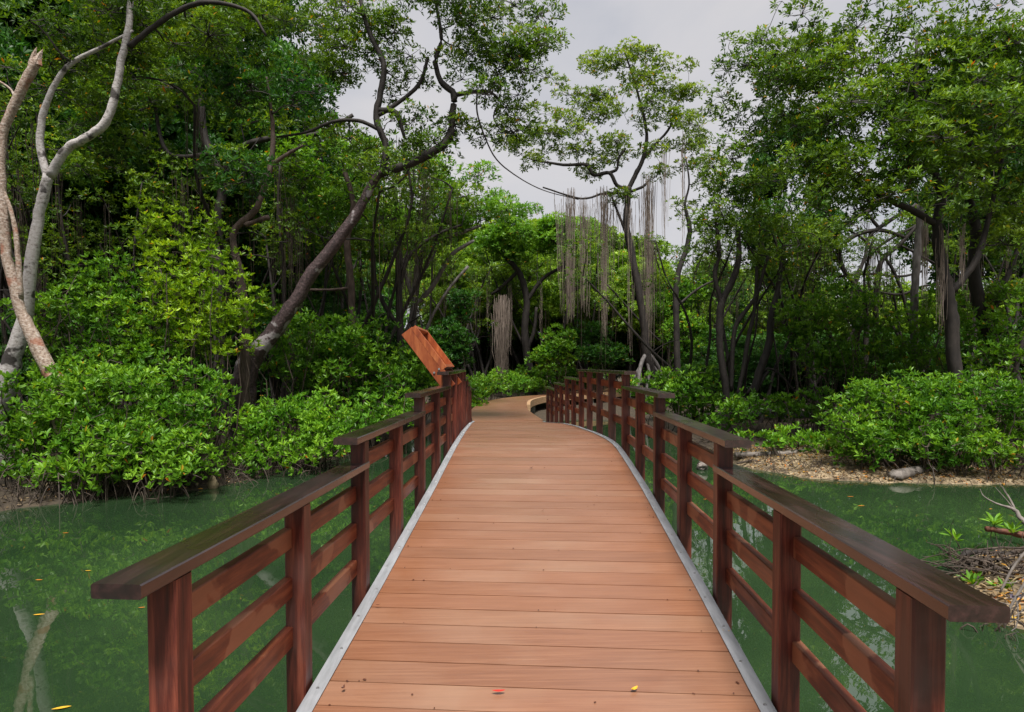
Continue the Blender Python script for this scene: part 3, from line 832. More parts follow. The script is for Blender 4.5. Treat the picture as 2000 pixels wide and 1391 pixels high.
px_tree('mangrove_tree', 'white barked forked tree standing behind the snapped pale trunk', 'tree', 11.6,
    [[(-12, 830, 42), (8, 750, 36), (26, 700, 26), (50, 610, 19), (64, 490, 17), (80, 400, 15), (95, 342, 15)],
     [(92, 350, 11), (78, 275, 10), (90, 205, 9), (130, 132, 7), (200, 92, 5), (260, 60, 3)],
     [(96, 345, 14), (130, 292, 13), (170, 268, 12), (207, 238, 12), (226, 180, 10.5), (236, 122, 10), (250, 60, 9), (256, -10, 8), (262, -100, 6)],
     [(252, 92, 8), (290, 60, 7), (340, 26, 6), (390, 6, 5.5), (440, 8, 4.5), (490, 26, 4), (520, 70, 2.5)]],
    [(60, 60, 100, 60), (180, 50, 90, 70, 0.6), (330, 60, 90, 60, 0.8), (40, 200, 60, 70, 1), (150, 200, 80, 40, 1), (440, 90, 80, 60, 1), (10, 330, 50, 60, 1.5), (250, -60, 200, 60, 0), (120, 120, 110, 50, 1), (300, 130, 110, 60, 1.2), (400, 40, 120, 70, 1.2)], 0.5, M['leaf'], M['palebark'], L=0.105, per=44, sides=16, dark_from=3)
px_tree('mangrove_tree', 'leaning tree with silvery patched trunk arching toward the bridge', 'tree', 14.0,
    [[(474, 800, 27), (477, 745, 26), (488, 705, 25), (530, 655, 18), (575, 590, 15), (612, 530, 14), (660, 470, 13), (700, 410, 11), (730, 355, 9), (745, 335, 8)],
     [(745, 340, 8), (790, 323, 9), (830, 305, 9.5), (862, 286, 9), (880, 260, 8), (884, 220, 7), (886, 184, 7), (862, 160, 6), (850, 120, 5), (862, 75, 4), (850, 0, 3), (846, -60, 2)],
     [(886, 186, 5), (930, 179, 4), (956, 180, 3), (974, 197, 2), (964, 226, 1.6), (976, 252, 1.2), (1000, 262, 1)],
     [(932, 180, 1.8), (932, 220, 1.7), (946, 265, 1.6), (970, 312, 1.5), (1012, 346, 1.2), (1062, 372, 1.0), (1130, 390, 0.8)],
     [(745, 345, 7), (753, 285, 7), (735, 232, 7), (746, 170, 6.5), (748, 120, 6), (720, 60, 5), (700, -20, 4), (690, -90, 3)],
     [(736, 226, 5), (772, 205, 4.5), (818, 165, 4), (836, 112, 3)],
     [(744, 255, 4), (700, 236, 4), (650, 238, 3.5), (600, 258, 3), (540, 268, 2)],
     [(737, 215, 6), (770, 218, 6), (782, 240, 5), (790, 270, 3)]],
    [(760, 285, 110, 50), (850, 255, 70, 40, 0.4), (880, 60, 130, 90), (1010, 150, 80, 60, -0.3), (1050, 60, 40, 60), (1000, 230, 60, 30), (700, 40, 90, 70), (960, 60, 90, 70), (640, 120, 70, 60, 1), (640, 20, 80, 60, 1), (720, 350, 60, 40, 0.3), (780, -80, 300, 60), (800, 130, 80, 60, 0.6), (900, 130, 120, 60, 0.3), (1030, 90, 60, 80, -0.4), (740, 100, 110, 70, 0.5), (940, 20, 120, 50, -0.2), (830, 20, 110, 60), (1040, 140, 60, 60, -0.3), (1065, 60, 40, 60, -0.3), (1010, 215, 90, 40, -0.2), (1040, 10, 60, 40), (940, 250, 60, 26), (680, 100, 80, 80, 0.8), (650, 200, 70, 45, 0.8), (700, 270, 60, 36, 0.5), (610, 60, 70, 60, 1.2), (920, 210, 60, 40, 0.2)],
    0.38, M['leaf'], M['leanbark'], L=0.105, per=40, r0=0.5, flat=0.5, sides=14, dark_from=1)
px_tree('mangrove_tree', 'slender crooked brown trunk rising out of the lime bush', 'tree', 13.4,
    [[(478, 700, 12), (476, 610, 11), (470, 545, 10), (456, 480, 7.5), (461, 445, 7.5), (498, 412, 7), (514, 372, 7), (530, 320, 6.5), (533, 262, 5), (528, 205, 4), (520, 150, 3)],
     [(530, 322, 5), (560, 302, 4), (592, 284, 2.5)], [(478, 440, 6), (500, 432, 5), (526, 424, 6)]],
    [(540, 190, 110, 55), (470, 310, 55, 45, -0.6), (480, 370, 45, 25, -0.6), (600, 160, 60, 60, 0.5), (430, 150, 90, 60, 0.5)], 0.6, M['leafdark'], M['brownbark'], L=0.12, per=36)
px_tree('mangrove_tree', 'dark forked trunk in the shade behind the slender crooked one', 'tree', 17.5,
    [[(428, 640, 12), (430, 540, 11), (426, 440, 11), (432, 350, 10), (400, 270, 9), (390, 180, 8), (370, 90, 5)], [(430, 350, 8), (470, 290, 7), (540, 268, 6), (620, 262, 5), (690, 225, 4)], [(426, 300, 6), (330, 300, 5), (300, 200, 4)]],
    [(360, 150, 120, 80), (250, 260, 100, 60, 0.5), (300, 60, 120, 80), (560, 90, 110, 80, 0.5), (450, 20, 110, 60), (420, 330, 60, 40), (130, 300, 100, 60, 1), (600, 380, 80, 50, 1), (240, 180, 90, 70, -0.5)], 0.55, M['leaf'], M['darkbark'], L=0.14, per=34, r0=0.6)
px_tree('mangrove_tree', 'thin dark trunk with reddish snapped branch beside the leaning tree', 'tree', 17.0,
    [[(690, 700, 9), (688, 620, 8), (684, 540, 7.5), (678, 470, 7), (690, 400, 6), (672, 330, 5)], [(686, 562, 3.5), (650, 566, 3), (604, 566, 3)]],
    [(640, 380, 60, 50), (700, 330, 60, 50), (620, 300, 70, 50), (770, 420, 60, 40, 0.5)], 0.5, M['leafbright'], M['brownbark'], L=0.14, per=34, r0=0.6)
px_tree('mangrove_tree', 'straight dark trunk between the leaning tree and the reading board', 'tree', 19.0,
    [[(782, 690, 8), (780, 600, 8), (778, 520, 7), (776, 440, 6.5), (770, 360, 5)], [(780, 560, 5), (800, 500, 4), (850, 460, 3.5), (900, 440, 2.5)], [(778, 640, 5), (735, 560, 4.5), (730, 470, 4)]],
    [(780, 380, 70, 50), (720, 440, 60, 40), (850, 400, 70, 50), (690, 500, 50, 40), (830, 320, 60, 35, 1)], 0.5, M['leaf'], M['darkbark'], L=0.15, per=34, r0=0.65)
px_tree('mangrove_tree', 'many limbed tree spreading low branches behind the reading board', 'tree', 22.0,
    [[(800, 700, 8), (805, 640, 8), (812, 560, 7), (820, 500, 6), (850, 470, 5), (900, 455, 4), (940, 440, 3)], [(808, 600, 6), (845, 560, 5), (880, 500, 5), (925, 470, 3)], [(830, 650, 3.5), (848, 610, 3), (880, 560, 3), (915, 520, 3)], [(806, 580, 5), (790, 530, 4), (780, 480, 3)]],
    [(900, 400, 90, 45), (830, 430, 80, 40), (960, 430, 60, 35), (880, 350, 60, 30), (800, 480, 60, 30)], 0.6, M['leafbright'], M['greybark'], L=0.16, per=34, r0=0.7)

# ================================================================== CENTRE TREES
t8 = px_tree('mangrove_tree', 'tall airy tree with curtains of hanging roots in the centre gap', 'tree', 28.0,
    [[(1278, 742, 7), (1264, 700, 10), (1257, 630, 8.5), (1246, 560, 8), (1235, 500, 7.5), (1223, 440, 6.5), (1226, 395, 6.5), (1228, 365, 6)],
     [(1228, 368, 5), (1242, 340, 5), (1256, 310, 4.5), (1263, 260, 3.5), (1245, 180, 2.5), (1220, 100, 1.5)],
     [(1228, 370, 4), (1205, 362, 4), (1190, 338, 4), (1160, 342, 4), (1145, 322, 3.5), (1100, 322, 3), (1040, 312, 1.6)],
     [(1226, 378, 3), (1180, 378, 2.5), (1135, 388, 2.2), (1060, 366, 1.5)],
     [(1256, 312, 3.5), (1280, 282, 3), (1308, 250, 2.5), (1316, 215, 1.6)],
     [(1190, 338, 3.5), (1205, 330, 3), (1208, 310, 3), (1222, 290, 2)],
     [(1236, 500, 4), (1220, 450, 3), (1195, 385, 2.2)],
     [(1230, 375, 3), (1255, 365, 3), (1268, 352, 2)]],
    [(1215, 125, 38, 38), (1250, 190, 70, 45), (1170, 195, 45, 35), (1305, 175, 45, 35), (1130, 262, 95, 34, -0.5), (1050, 295, 45, 28), (1215, 260, 90, 40), (1290, 255, 60, 35), (1160, 300, 90, 26), (1330, 300, 30, 22), (1215, 385, 25, 12), (1110, 230, 60, 30), (1080, 275, 90, 40), (1180, 310, 130, 30), (1000, 270, 50, 30), (1240, 130, 80, 60), (1225, 105, 60, 30), (1120, 190, 60, 40), (1060, 240, 70, 30), (1340, 230, 50, 60), (990, 262, 60, 26), (1020, 310, 50, 22), (1340, 160, 45, 40), (1150, 150, 50, 40), (1370, 250, 40, 50), (1290, 330, 50, 26)],
    0.30, M['leafsparse'], M['darkbark'], L=0.15, per=26, r0=0.62, flat=0.45, wr=0.42)
def hanging(parent, Y, px, y0, y1, w, n, label=None, mat='aerial', r=0.0085):
    n = int(n * 2.0)
    O = np.array(parent.location); mb = MB(O)
    for i in range(n):
        x = RNG.normal(px, w * 0.38); ya = y0 + RNG.uniform(-10, 40); yb = y1 + 10 - abs(RNG.normal(0, 0.2)) * (y1 - y0)
        if RNG.random() < 0.2: yb = y0 + RNG.uniform(0.3, 0.7) * (y1 - y0)
        dy = RNG.normal(0, 0.18)
        m_ = 6; P = []
        for t in np.linspace(0, 1, m_):
            P.append(at(x + RNG.normal(0, 1.3) + (px - x) * 0.25 * t, ya + (yb - ya) * t, Y + dy))
        mb.tube(P, np.linspace(r, r * 0.45, m_) * RNG.uniform(0.6, 1.4), 3, cap=False)
    mb.build('aerial_roots', M[mat], parent)
for a in ((1110, 375, 625, 30, 34), (1141, 392, 612, 20, 24), (1180, 370, 655, 18, 34), (1264, 345, 700, 19, 38), (1150, 400, 470, 60, 14), (1232, 400, 690, 12, 10), (1300, 290, 470, 14, 9), (1333, 260, 470, 6, 7), (1215, 380, 470, 60, 14), (1200, 380, 560, 40, 8)):
    hanging(t8, 28.0, *a)
pr = MB(np.array(t8.location))
for (a, b, c, r) in (((1262, 690), (1252, 712), (1246, 752), 4), ((1264, 688), (1284, 715), (1296, 756), 4.5), ((1262, 700), (1268, 730), (1262, 765), 3), ((1268, 705), (1290, 735), (1310, 765), 3), ((1258, 705), (1240, 735), (1230, 770), 3)):
    k = 28 / F; dy = RNG.normal(0, 0.5)
    P, R_ = smooth_path([at(*a, 28), at(*b, 28 + dy / 2), at(*c, 28 + dy), at(c[0], c[1] + 30, 28 + dy)], np.array([r, r, r * 0.8, r * 0.6]) * k, 4)
    pr.tube(P, R_, 7)
pr.build('prop_roots', M['greybark'], t8, smooth=True)
t6 = px_tree('mangrove_tree', 'tree with a thick curtain column of brown hanging roots left of centre', 'tree', 34.0,
    [[(1036, 735, 9), (1028, 690, 8), (1025, 640, 7.5), (1028, 580, 7), (1012, 530, 6), (985, 500, 5), (960, 470, 3)], [(1026, 690, 5), (1042, 650, 4), (1048, 600, 3)], [(1028, 590, 5), (1060, 545, 4), (1100, 520, 3)], [(1012, 530, 4), (980, 560, 4), (960, 575, 3)]],
    [(960, 470, 70, 40), (1030, 450, 80, 45), (1100, 470, 60, 40), (1000, 410, 60, 25)], 0.6, M['leafbright'], M['darkbark'], L=0.20, per=34, r0=0.8)
hanging(t6, 33.4, 980, 585, 745, 17, 90, r=0.02)
for a in ((995, 560, 690, 6, 10), (952, 560, 640, 4, 5), (1057, 560, 670, 5, 6), (930, 540, 650, 5, 4)): hanging(t6, 34, *a)
px_tree('mangrove_tree', 'tree with a bare black trunk bending left below a thin crown right of centre', 'tree', 24.0,
    [[(1324, 740, 7), (1321, 640, 6.5), (1320, 570, 6.3), (1327, 525, 6), (1342, 482, 5.5), (1347, 445, 5), (1338, 400, 2.6), (1346, 360, 2), (1340, 310, 1.5)], [(1320, 600, 3), (1370, 560, 2.5), (1420, 540, 2)]],
    [(1345, 320, 45, 40), (1350, 260, 32, 26), (1330, 395, 25, 18), (1385, 430, 45, 35), (1370, 370, 40, 30)], 0.30, M['leafsparse'], M['darkbark'], L=0.14, per=26, r0=0.6)

# ================================================================== RIGHT TREES
px_tree('mangrove_tree', 'multi stemmed dark tree with prop roots on the right bank', 'tree', 17.0,
    [[(1418, 770, 8), (1408, 700, 8), (1405, 640, 8), (1410, 590, 8), (1432, 545, 7), (1443, 500, 6), (1440, 440, 4)],
     [(1405, 640, 6), (1408, 590, 6), (1396, 540, 5), (1404, 490, 5), (1398, 430, 3)],
     [(1428, 765, 4), (1430, 700, 5), (1436, 640, 5), (1462, 600, 5), (1480, 570, 4), (1500, 500, 3)],
     [(1440, 775, 4), (1452, 720, 5), (1462, 660, 5), (1474, 600, 4), (1478, 520, 3)],
     [(1470, 770, 9), (1486, 720, 9), (1502, 670, 8), (1506, 620, 7), (1520, 560, 5), (1530, 480, 4)],
     [(1458, 770, 3), (1500, 720, 3), (1545, 755, 2.5), (1560, 790, 2)], [(1500, 725, 4), (1470, 770, 4), (1440, 800, 3), (1415, 810, 3)]],
    [(1440, 400, 90, 50), (1500, 330, 90, 60), (1520, 200, 90, 70), (1470, 130, 60, 50), (1560, 440, 80, 60), (1400, 470, 50, 35), (1450, 250, 50, 50), (1600, 120, 70, 60), (1510, 480, 60, 40), (1455, 90, 45, 40), (1440, 190, 40, 60), (1420, 310, 50, 50), (1385, 350, 45, 45), (1390, 420, 60, 45), (1540, 60, 80, 60, 0.5), (1500, 110, 60, 60), (1480, 400, 80, 60)], 0.46, M['leaf'], M['darkbark'], L=0.13, per=30, r0=0.55)
t11 = px_tree('mangrove_tree', 'massive broad crowned tree overhanging the right bank', 'tree', 13.5,
    [[(1868, 770, 17), (1862, 690, 16), (1858, 620, 15), (1850, 560, 14), (1836, 505, 13), (1830, 440, 12), (1838, 370, 10), (1800, 290, 8), (1790, 180, 6), (1790, 80, 3)],
     [(1858, 570, 9), (1884, 540, 9), (1910, 500, 8), (1930, 430, 6), (1960, 300, 4)],
     [(1832, 440, 8), (1790, 415, 8), (1745, 395, 7), (1700, 370, 5), (1640, 330, 3)],
     [(1830, 400, 7), (1880, 340, 6), (1900, 220, 5), (1900, 100, 3)]],
    [(1700, 270, 130, 90, -0.6), (1850, 250, 130, 110, -0.8), (1960, 300, 90, 120), (1760, 110, 110, 80), (1900, 130, 110, 70), (1650, 380, 90, 60, -0.4), (1800, 370, 120, 50, -0.8), (1680, 60, 70, 60, 0.5), (1850, 30, 90, 40, 0.5), (1640, 180, 70, 70, 0.4), (1980, 430, 60, 60), (1610, 300, 60, 60, 0.3), (2050, 150, 80, 90), (1560, 60, 40, 30, 0.8), (1600, 200, 80, 90, 1), (1720, 180, 120, 80, 0.3), (1900, 220, 140, 120, -0.3), (1800, 300, 150, 60, -0.9), (1960, 80, 80, 60, 0.5), (1550, 130, 60, 60, 1.2)],
    0.62, M['leaf'], M['darkbark'], L=0.125, per=38, r0=0.5, sides=14)
for a in ((1838, 450, 640, 14, 20), (1880, 440, 560, 10, 10), (1805, 430, 600, 8, 8)): hanging(t11, 13.5, *a, mat='aerial', r=0.006)
px_tree('mangrove_tree', 'dark twisting trunk at the right edge of the photograph', 'tree', 14.5,
    [[(1975, 790, 16), (1958, 730, 17), (1935, 660, 16), (1912, 590, 15), (1902, 520, 14), (1906, 450, 13), (1890, 380, 9)], [(1925, 640, 8), (1960, 560, 6), (1990, 480, 6), (2020, 400, 4)], [(1950, 720, 10), (1990, 690, 9), (2030, 690, 7)]],
    [(1930, 420, 80, 50, 0.5), (1990, 560, 50, 60), (1960, 470, 60, 40)], 0.6, M['leaf'], M['darkbark'], L=0.125, per=36)
px_tree('mangrove_tree', 'pale grey straight trunk under the broad crown on the right', 'tree', 16.5,
    [[(1786, 700, 9), (1785, 620, 9.5), (1788, 540, 9), (1794, 470, 9), (1798, 400, 8)]], [(1800, 380, 80, 40)], 0.6, M['leaf'], M['greybark'], L=0.13, per=34)
px_tree('mangrove_tree', 'tree with bare grey limbs fanning against the sky on the right', 'tree', 19.5,
    [[(1690, 700, 6), (1692, 640, 6), (1686, 580, 5.5), (1650, 530, 5), (1640, 490, 5), (1670, 460, 5), (1720, 450, 5), (1770, 465, 4)],
     [(1710, 640, 6), (1712, 560, 6), (1722, 510, 6), (1760, 475, 5), (1800, 430, 4)],
     [(1640, 500, 5), (1632, 460, 5), (1660, 430, 6), (1700, 410, 5), (1730, 380, 5)],
     [(1690, 585, 5), (1672, 560, 4), (1690, 500, 4), (1700, 460, 4), (1740, 430, 5), (1790, 400, 4)],
     [(1640, 540, 3.5), (1700, 535, 3), (1760, 540, 3), (1800, 530, 3)],
     [(1720, 450, 4), (1700, 425, 4), (1680, 400, 3)], [(1790, 700, 4), (1770, 600, 4), (1740, 520, 4), (1690, 470, 3), (1640, 440, 2)], [(1660, 620, 3), (1670, 540, 3), (1720, 480, 3), (1790, 440, 3)], [(1760, 480, 3), (1800, 500, 3), (1850, 530, 2)], [(1640, 460, 3), (1620, 420, 3), (1580, 400, 2)], [(1712, 570, 3), (1760, 575, 3), (1800, 560, 3), (1840, 555, 2)]],
    [(1720, 370, 90, 35), (1610, 430, 60, 45), (1620, 520, 40, 40), (1560, 520, 60, 50), (1600, 600, 50, 50)], 0.5, M['leaf'], M['darkbark'], L=0.14, per=34, r0=0.55)

# ================================================================== BUSHES
bush('large leafy bush with upright bright leaves overhanging the left water', [(230, 790, 130, 80), (340, 850, 90, 70, -0.4), (130, 830, 90, 60, -0.3), (280, 880, 90, 45, -0.7), (150, 760, 90, 50, 0.3), (380, 770, 70, 60, 0.2), (220, 870, 120, 50, -0.6), (340, 912, 110, 24, -0.8), (160, 925, 90, 20, -0.8), (60, 850, 60, 60, 0.2)], 10.75, 0.9, M['leafbush'], L=0.10, per=36, r0=0.26, prop=True, vbias=0.12)
bush('low drooping dark bush at the left edge above the muddy shore', [(20, 870, 60, 50), (60, 930, 70, 30, -0.3), (0, 780, 40, 40, 0.4), (170, 930, 80, 20, -0.5)], 10.1, 0.6, M['leafbush'], L=0.12, per=16, r0=0.24, prop=True, vbias=-0.12)
bush('rounded yellow green bush on the left shore beside the handrail', [(560, 830, 90, 48), (640, 850, 60, 35, -0.2), (480, 850, 50, 40, -0.2), (620, 800, 60, 30, 0.4), (560, 882, 120, 24, -0.5), (480, 895, 60, 24, -1.0)], 12.6, 0.95, M['leafbright'], L=0.10, per=34, r0=0.26, prop=True, vbias=0.12)
bush('tall lime bush catching the light on the left bank', [(320, 430, 42, 32), (360, 480, 60, 36), (340, 540, 70, 40), (390, 590, 90, 60, -0.3), (430, 660, 80, 50, -0.3), (290, 400, 26, 16), (450, 590, 60, 50, -0.1), (340, 640, 90, 50, -0.2), (420, 520, 50, 40), (255, 402, 28, 12), (395, 440, 55, 18, 0.1), (300, 470, 36, 26)], 12.6, 0.62, M['leaflime'], L=0.10, per=26, r0=0.26, vbias=0.1)
bush('mid green bush between the pale trunks and the lime bush', [(220, 540, 60, 40), (190, 610, 90, 55), (280, 640, 80, 60), (130, 680, 80, 50), (250, 700, 120, 40), (80, 620, 50, 50), (330, 700, 100, 40)], 12.4, 0.9, M['leafbush'], L=0.10, per=30, r0=0.28)
bush('small bush right of the slender trunk under the leaning tree', [(520, 600, 36, 40), (540, 690, 50, 50), (590, 640, 30, 30)], 14.6, 0.7, M['leafbush'], L=0.12, per=22, r0=0.28)
bush('tall dark green bush behind the left railing', [(690, 660, 80, 50), (650, 730, 90, 60), (740, 740, 70, 60), (620, 680, 50, 50), (720, 800, 80, 40, -0.3)], 15.6, 0.8, M['leafbush'], L=0.12, per=24, r0=0.3, vbias=-0.1)
bush('low bush filling the gap beside the lower left handrail', [(720, 830, 60, 34), (790, 800, 45, 30, 0.5), (670, 850, 40, 22)], 14.2, 0.8, M['leafbright'], L=0.115, per=24, r0=0.26, prop=True)
bush('shaded bush behind the reading board', [(800, 720, 60, 40), (840, 760, 60, 35)], 17.5, 0.8, M['leafbush'], L=0.12, per=24, r0=0.3, vbias=-0.1)
bush('bright low bush at the left edge of the far boardwalk', [(975, 750, 66, 20), (915, 778, 26, 22, -8), (1030, 757, 40, 14, 2), (930, 760, 40, 20, -4)], 30.0, 0.9, M['leafbush'], L=0.14, per=26, r0=0.34, vbias=0.1)
bush('low bush strip tucked behind the far kerb of the boardwalk', [(1080, 736, 60, 12), (1150, 740, 50, 10), (1010, 738, 40, 12)], 34.0, 0.9, M['leafbush'], L=0.17, per=26, r0=0.5)
bush('bright young bush glowing in the central gloom', [(1090, 668, 34, 26), (1075, 700, 40, 20)], 30.0, 0.9, M['leafbush'], L=0.17, per=26, r0=0.45)
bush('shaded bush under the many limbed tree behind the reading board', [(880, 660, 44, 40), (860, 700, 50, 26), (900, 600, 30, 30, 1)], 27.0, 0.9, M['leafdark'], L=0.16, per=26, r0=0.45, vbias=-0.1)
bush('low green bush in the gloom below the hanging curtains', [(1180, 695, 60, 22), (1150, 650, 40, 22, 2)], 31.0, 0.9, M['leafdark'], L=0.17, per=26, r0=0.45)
bush('bush between the tall airy tree and the bare black trunk', [(1335, 660, 40, 44), (1300, 600, 34, 30, 2), (1350, 570, 40, 30, 2)], 29.0, 0.9, M['leafbush'], L=0.17, per=26, r0=0.45)
bush('dark rounded bush behind the right railing steps', [(1350, 760, 60, 44), (1300, 790, 50, 36), (1390, 800, 60, 34)], 18.0, 0.85, M['leafbush'], L=0.125, per=24, r0=0.3)
bush('low bush at the crest of the right railing', [(1290, 745, 34, 22), (1240, 762, 34, 20)], 22.0, 0.85, M['leafbush'], L=0.14, per=24, r0=0.34)
bush('shaded bush between the multi stemmed tree and the shore', [(1480, 800, 70, 26), (1560, 800, 70, 34), (1420, 820, 50, 24)], 15.6, 0.75, M['leafbush'], L=0.12, per=22, r0=0.28, vbias=-0.1)
bush('wide dense bush along the sandy right shore', [(1720, 800, 80, 50), (1820, 820, 100, 55, -0.3), (1920, 810, 90, 55, -0.2), (1700, 860, 70, 30, -0.5), (1860, 870, 120, 28, -0.7), (2030, 830, 70, 60), (1760, 770, 90, 30, 0.3), (1900, 765, 110, 30, 0.4), (1780, 862, 140, 36, -0.5), (1930, 875, 110, 28, -0.7), (1690, 878, 60, 22, -0.5), (1650, 830, 50, 40, -0.2)], 12.15, 1.0, M['leafbush'], L=0.095, per=34, r0=0.26, prop=False, vbias=-0.02)
bush('bush climbing under the fanning grey limbs', [(1650, 600, 60, 50), (1600, 680, 70, 60), (1680, 700, 70, 50), (1560, 620, 40, 50)], 16.5, 0.7, M['leafbush'], L=0.12, per=22, r0=0.3, vbias=-0.1)
bush('bush between the pale grey trunk and the broad tree', [(1760, 660, 60, 70), (1810, 720, 60, 40), (1840, 610, 40, 50)], 16.0, 0.7, M['leafbush'], L=0.12, per=22, r0=0.3)
bush('upright bush at the right edge beside the twisting trunk', [(1980, 640, 50, 80), (1940, 720, 60, 40), (1900, 640, 40, 50, 0.6)], 14.0, 0.7, M['leafbush'], L=0.12, per=22, r0=0.3)
bush('knee high seedlings beside the fallen log', [(1450, 862, 22, 16), (1495, 866, 30, 14), (1560, 860, 60, 20, 0.6), (1620, 868, 40, 20, 0.2)], 13.2, 0.9, M['leafbright'], L=0.11, per=18, r0=0.2, cat='seedlings')

# ================================================================== BACKGROUND WOOD: shared trees, each one an object of its own
def generic_tree(seed, h, cr, base, matl, matb, L, npad, per, lean=0.3):
    global RNG
    RNG = np.random.default_rng(seed)
    root = bpy.data.objects.new('mangrove_tree', None); COL.objects.link(root)
    tb, br, lf = MB(), MB(), MB()
    k = RNG.integers(2, 4); samples = []
    for i in range(k):
        a = RNG.uniform(0, 2 * PI); e = np.array((math.cos(a), math.sin(a), 0)) * RNG.uniform(0.2, 0.5) * cr
        P = [np.array((RNG.normal(0, 0.15), RNG.normal(0, 0.15), -0.4))]
        for t in (0.2, 0.4, 0.6, 0.8):
            P.append(e * t + np.array((RNG.normal(0, lean), RNG.normal(0, lean), h * t)))
        r = RNG.uniform(0.07, 0.13) * h / 9
        SP, SR = smooth_path(P, [r * 1.3, r, r * 0.85, r * 0.6, r * 0.3], 4)
        tb.tube(SP, SR, 7, wob=0.05); samples.append(SP)
    S = np.concatenate(samples)
    C = []; 
    for i in range(npad):
        d = unit(RNG.normal(size=3)); rr = RNG.uniform(0.3, 1) ** 0.5
        zc = base + (h - base) * 0.5
        C.append(np.array((d[0] * rr * cr, d[1] * rr * cr, zc + d[2] * rr * (h - base) * 0.5)))
    C = np.array(C); R = RNG.uniform(0.5, 1.15, len(C))
    NP = S.copy()
    for c in C:
        dd = np.linalg.norm(NP - c, axis=1) + 0.4 * np.maximum(NP[:, 2] - c[2], 0)
        j = int(np.argmin(dd)); Pn = limb(br, NP[j], c, 0.03 + 0.01 * dd[j], 0.012, 4, sag=0.03); NP = np.vstack([NP, Pn[2:]])
    pad_leaves(lf, C, R, per, L, nleaf=6, flat=0.55, pyel=0.004, wr=0.45)
    tb.build('trunk', matb, root, smooth=True); br.build('branches', M['darkbark'], root); lf.build('crown', matl, root, attr=True)
    return root
def copy_tree(src):
    r = src.copy(); COL.objects.link(r)
    for ch in list(src.children):
        c = ch.copy(); COL.objects.link(c); c.parent = r
    return r
class Stand:
    def __init__(s, src): s.src, s.used = src, False
    def place(s, x, y, rz, sc, label, group, cat='tree', dz=0):
        o = s.src if not s.used else copy_tree(s.src); s.used = True
        o.location = (x, y, gz(x, y) + dz); o.rotation_euler = (0, 0, rz); o.scale = (sc[0], sc[0], sc[1])
        return tag(o, label, cat, group)
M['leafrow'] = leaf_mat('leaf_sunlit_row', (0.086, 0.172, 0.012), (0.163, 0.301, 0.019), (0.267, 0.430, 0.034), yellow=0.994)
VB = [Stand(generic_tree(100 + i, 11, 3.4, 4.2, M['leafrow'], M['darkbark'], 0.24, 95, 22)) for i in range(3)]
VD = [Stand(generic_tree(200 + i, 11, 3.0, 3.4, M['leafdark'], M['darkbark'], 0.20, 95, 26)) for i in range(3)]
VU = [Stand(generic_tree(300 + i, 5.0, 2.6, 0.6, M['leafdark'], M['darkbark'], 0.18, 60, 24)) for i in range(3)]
R2 = random.Random(5)
def row(V, items, label, group, Y, jit=1.2, hs=1.0, ws=1.0):
    for i, it in enumerate(items):
        px, top = it[:2]; Yi = Y + R2.uniform(-jit, jit)
        x = (px - 1000) / F * Yi
        htop = EYE + (714 - top) / F * Yi
        g = gz(x, Yi); base_h = 11.6 if V is not VU else 5.6
        sc = (htop - g) / base_h
        V[(i * 7 + int(Y)) % 3].place(x, Yi, R2.uniform(0, 6.28), (sc ** 0.5 * ws, sc), label, group)
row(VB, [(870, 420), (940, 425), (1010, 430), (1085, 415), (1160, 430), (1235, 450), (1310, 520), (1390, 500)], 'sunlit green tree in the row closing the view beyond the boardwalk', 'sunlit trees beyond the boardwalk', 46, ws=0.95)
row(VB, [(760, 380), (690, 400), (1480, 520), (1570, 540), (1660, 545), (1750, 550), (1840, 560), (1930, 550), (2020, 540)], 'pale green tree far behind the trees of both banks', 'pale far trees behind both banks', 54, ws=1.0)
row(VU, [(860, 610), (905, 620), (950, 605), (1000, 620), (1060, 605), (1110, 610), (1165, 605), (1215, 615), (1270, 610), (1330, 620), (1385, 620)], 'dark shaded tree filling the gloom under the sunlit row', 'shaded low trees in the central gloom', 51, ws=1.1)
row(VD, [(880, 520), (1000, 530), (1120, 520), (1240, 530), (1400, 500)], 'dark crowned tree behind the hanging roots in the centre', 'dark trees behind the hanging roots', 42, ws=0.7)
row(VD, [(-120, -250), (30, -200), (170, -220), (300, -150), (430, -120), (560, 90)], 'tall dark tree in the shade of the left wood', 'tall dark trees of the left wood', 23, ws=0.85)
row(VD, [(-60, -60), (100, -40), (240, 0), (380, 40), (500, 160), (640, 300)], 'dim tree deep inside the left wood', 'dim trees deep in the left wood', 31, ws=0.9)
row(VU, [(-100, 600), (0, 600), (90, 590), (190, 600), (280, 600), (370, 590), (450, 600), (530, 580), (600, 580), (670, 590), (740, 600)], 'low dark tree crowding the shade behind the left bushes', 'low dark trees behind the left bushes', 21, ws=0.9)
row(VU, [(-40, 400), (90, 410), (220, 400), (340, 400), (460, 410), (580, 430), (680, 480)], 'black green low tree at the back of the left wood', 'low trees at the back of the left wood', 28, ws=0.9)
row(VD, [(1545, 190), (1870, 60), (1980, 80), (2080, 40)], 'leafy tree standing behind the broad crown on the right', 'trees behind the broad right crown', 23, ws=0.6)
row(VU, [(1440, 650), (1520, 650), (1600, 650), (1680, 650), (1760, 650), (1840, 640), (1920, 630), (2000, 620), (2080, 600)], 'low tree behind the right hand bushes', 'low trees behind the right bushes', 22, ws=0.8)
row(VU, [(1400, 640), (1500, 640), (1610, 640), (1720, 640), (1830, 640), (1940, 630), (2050, 620)], 'small tree further back behind the right bushes', 'small trees far behind the right bushes', 32, ws=0.9)

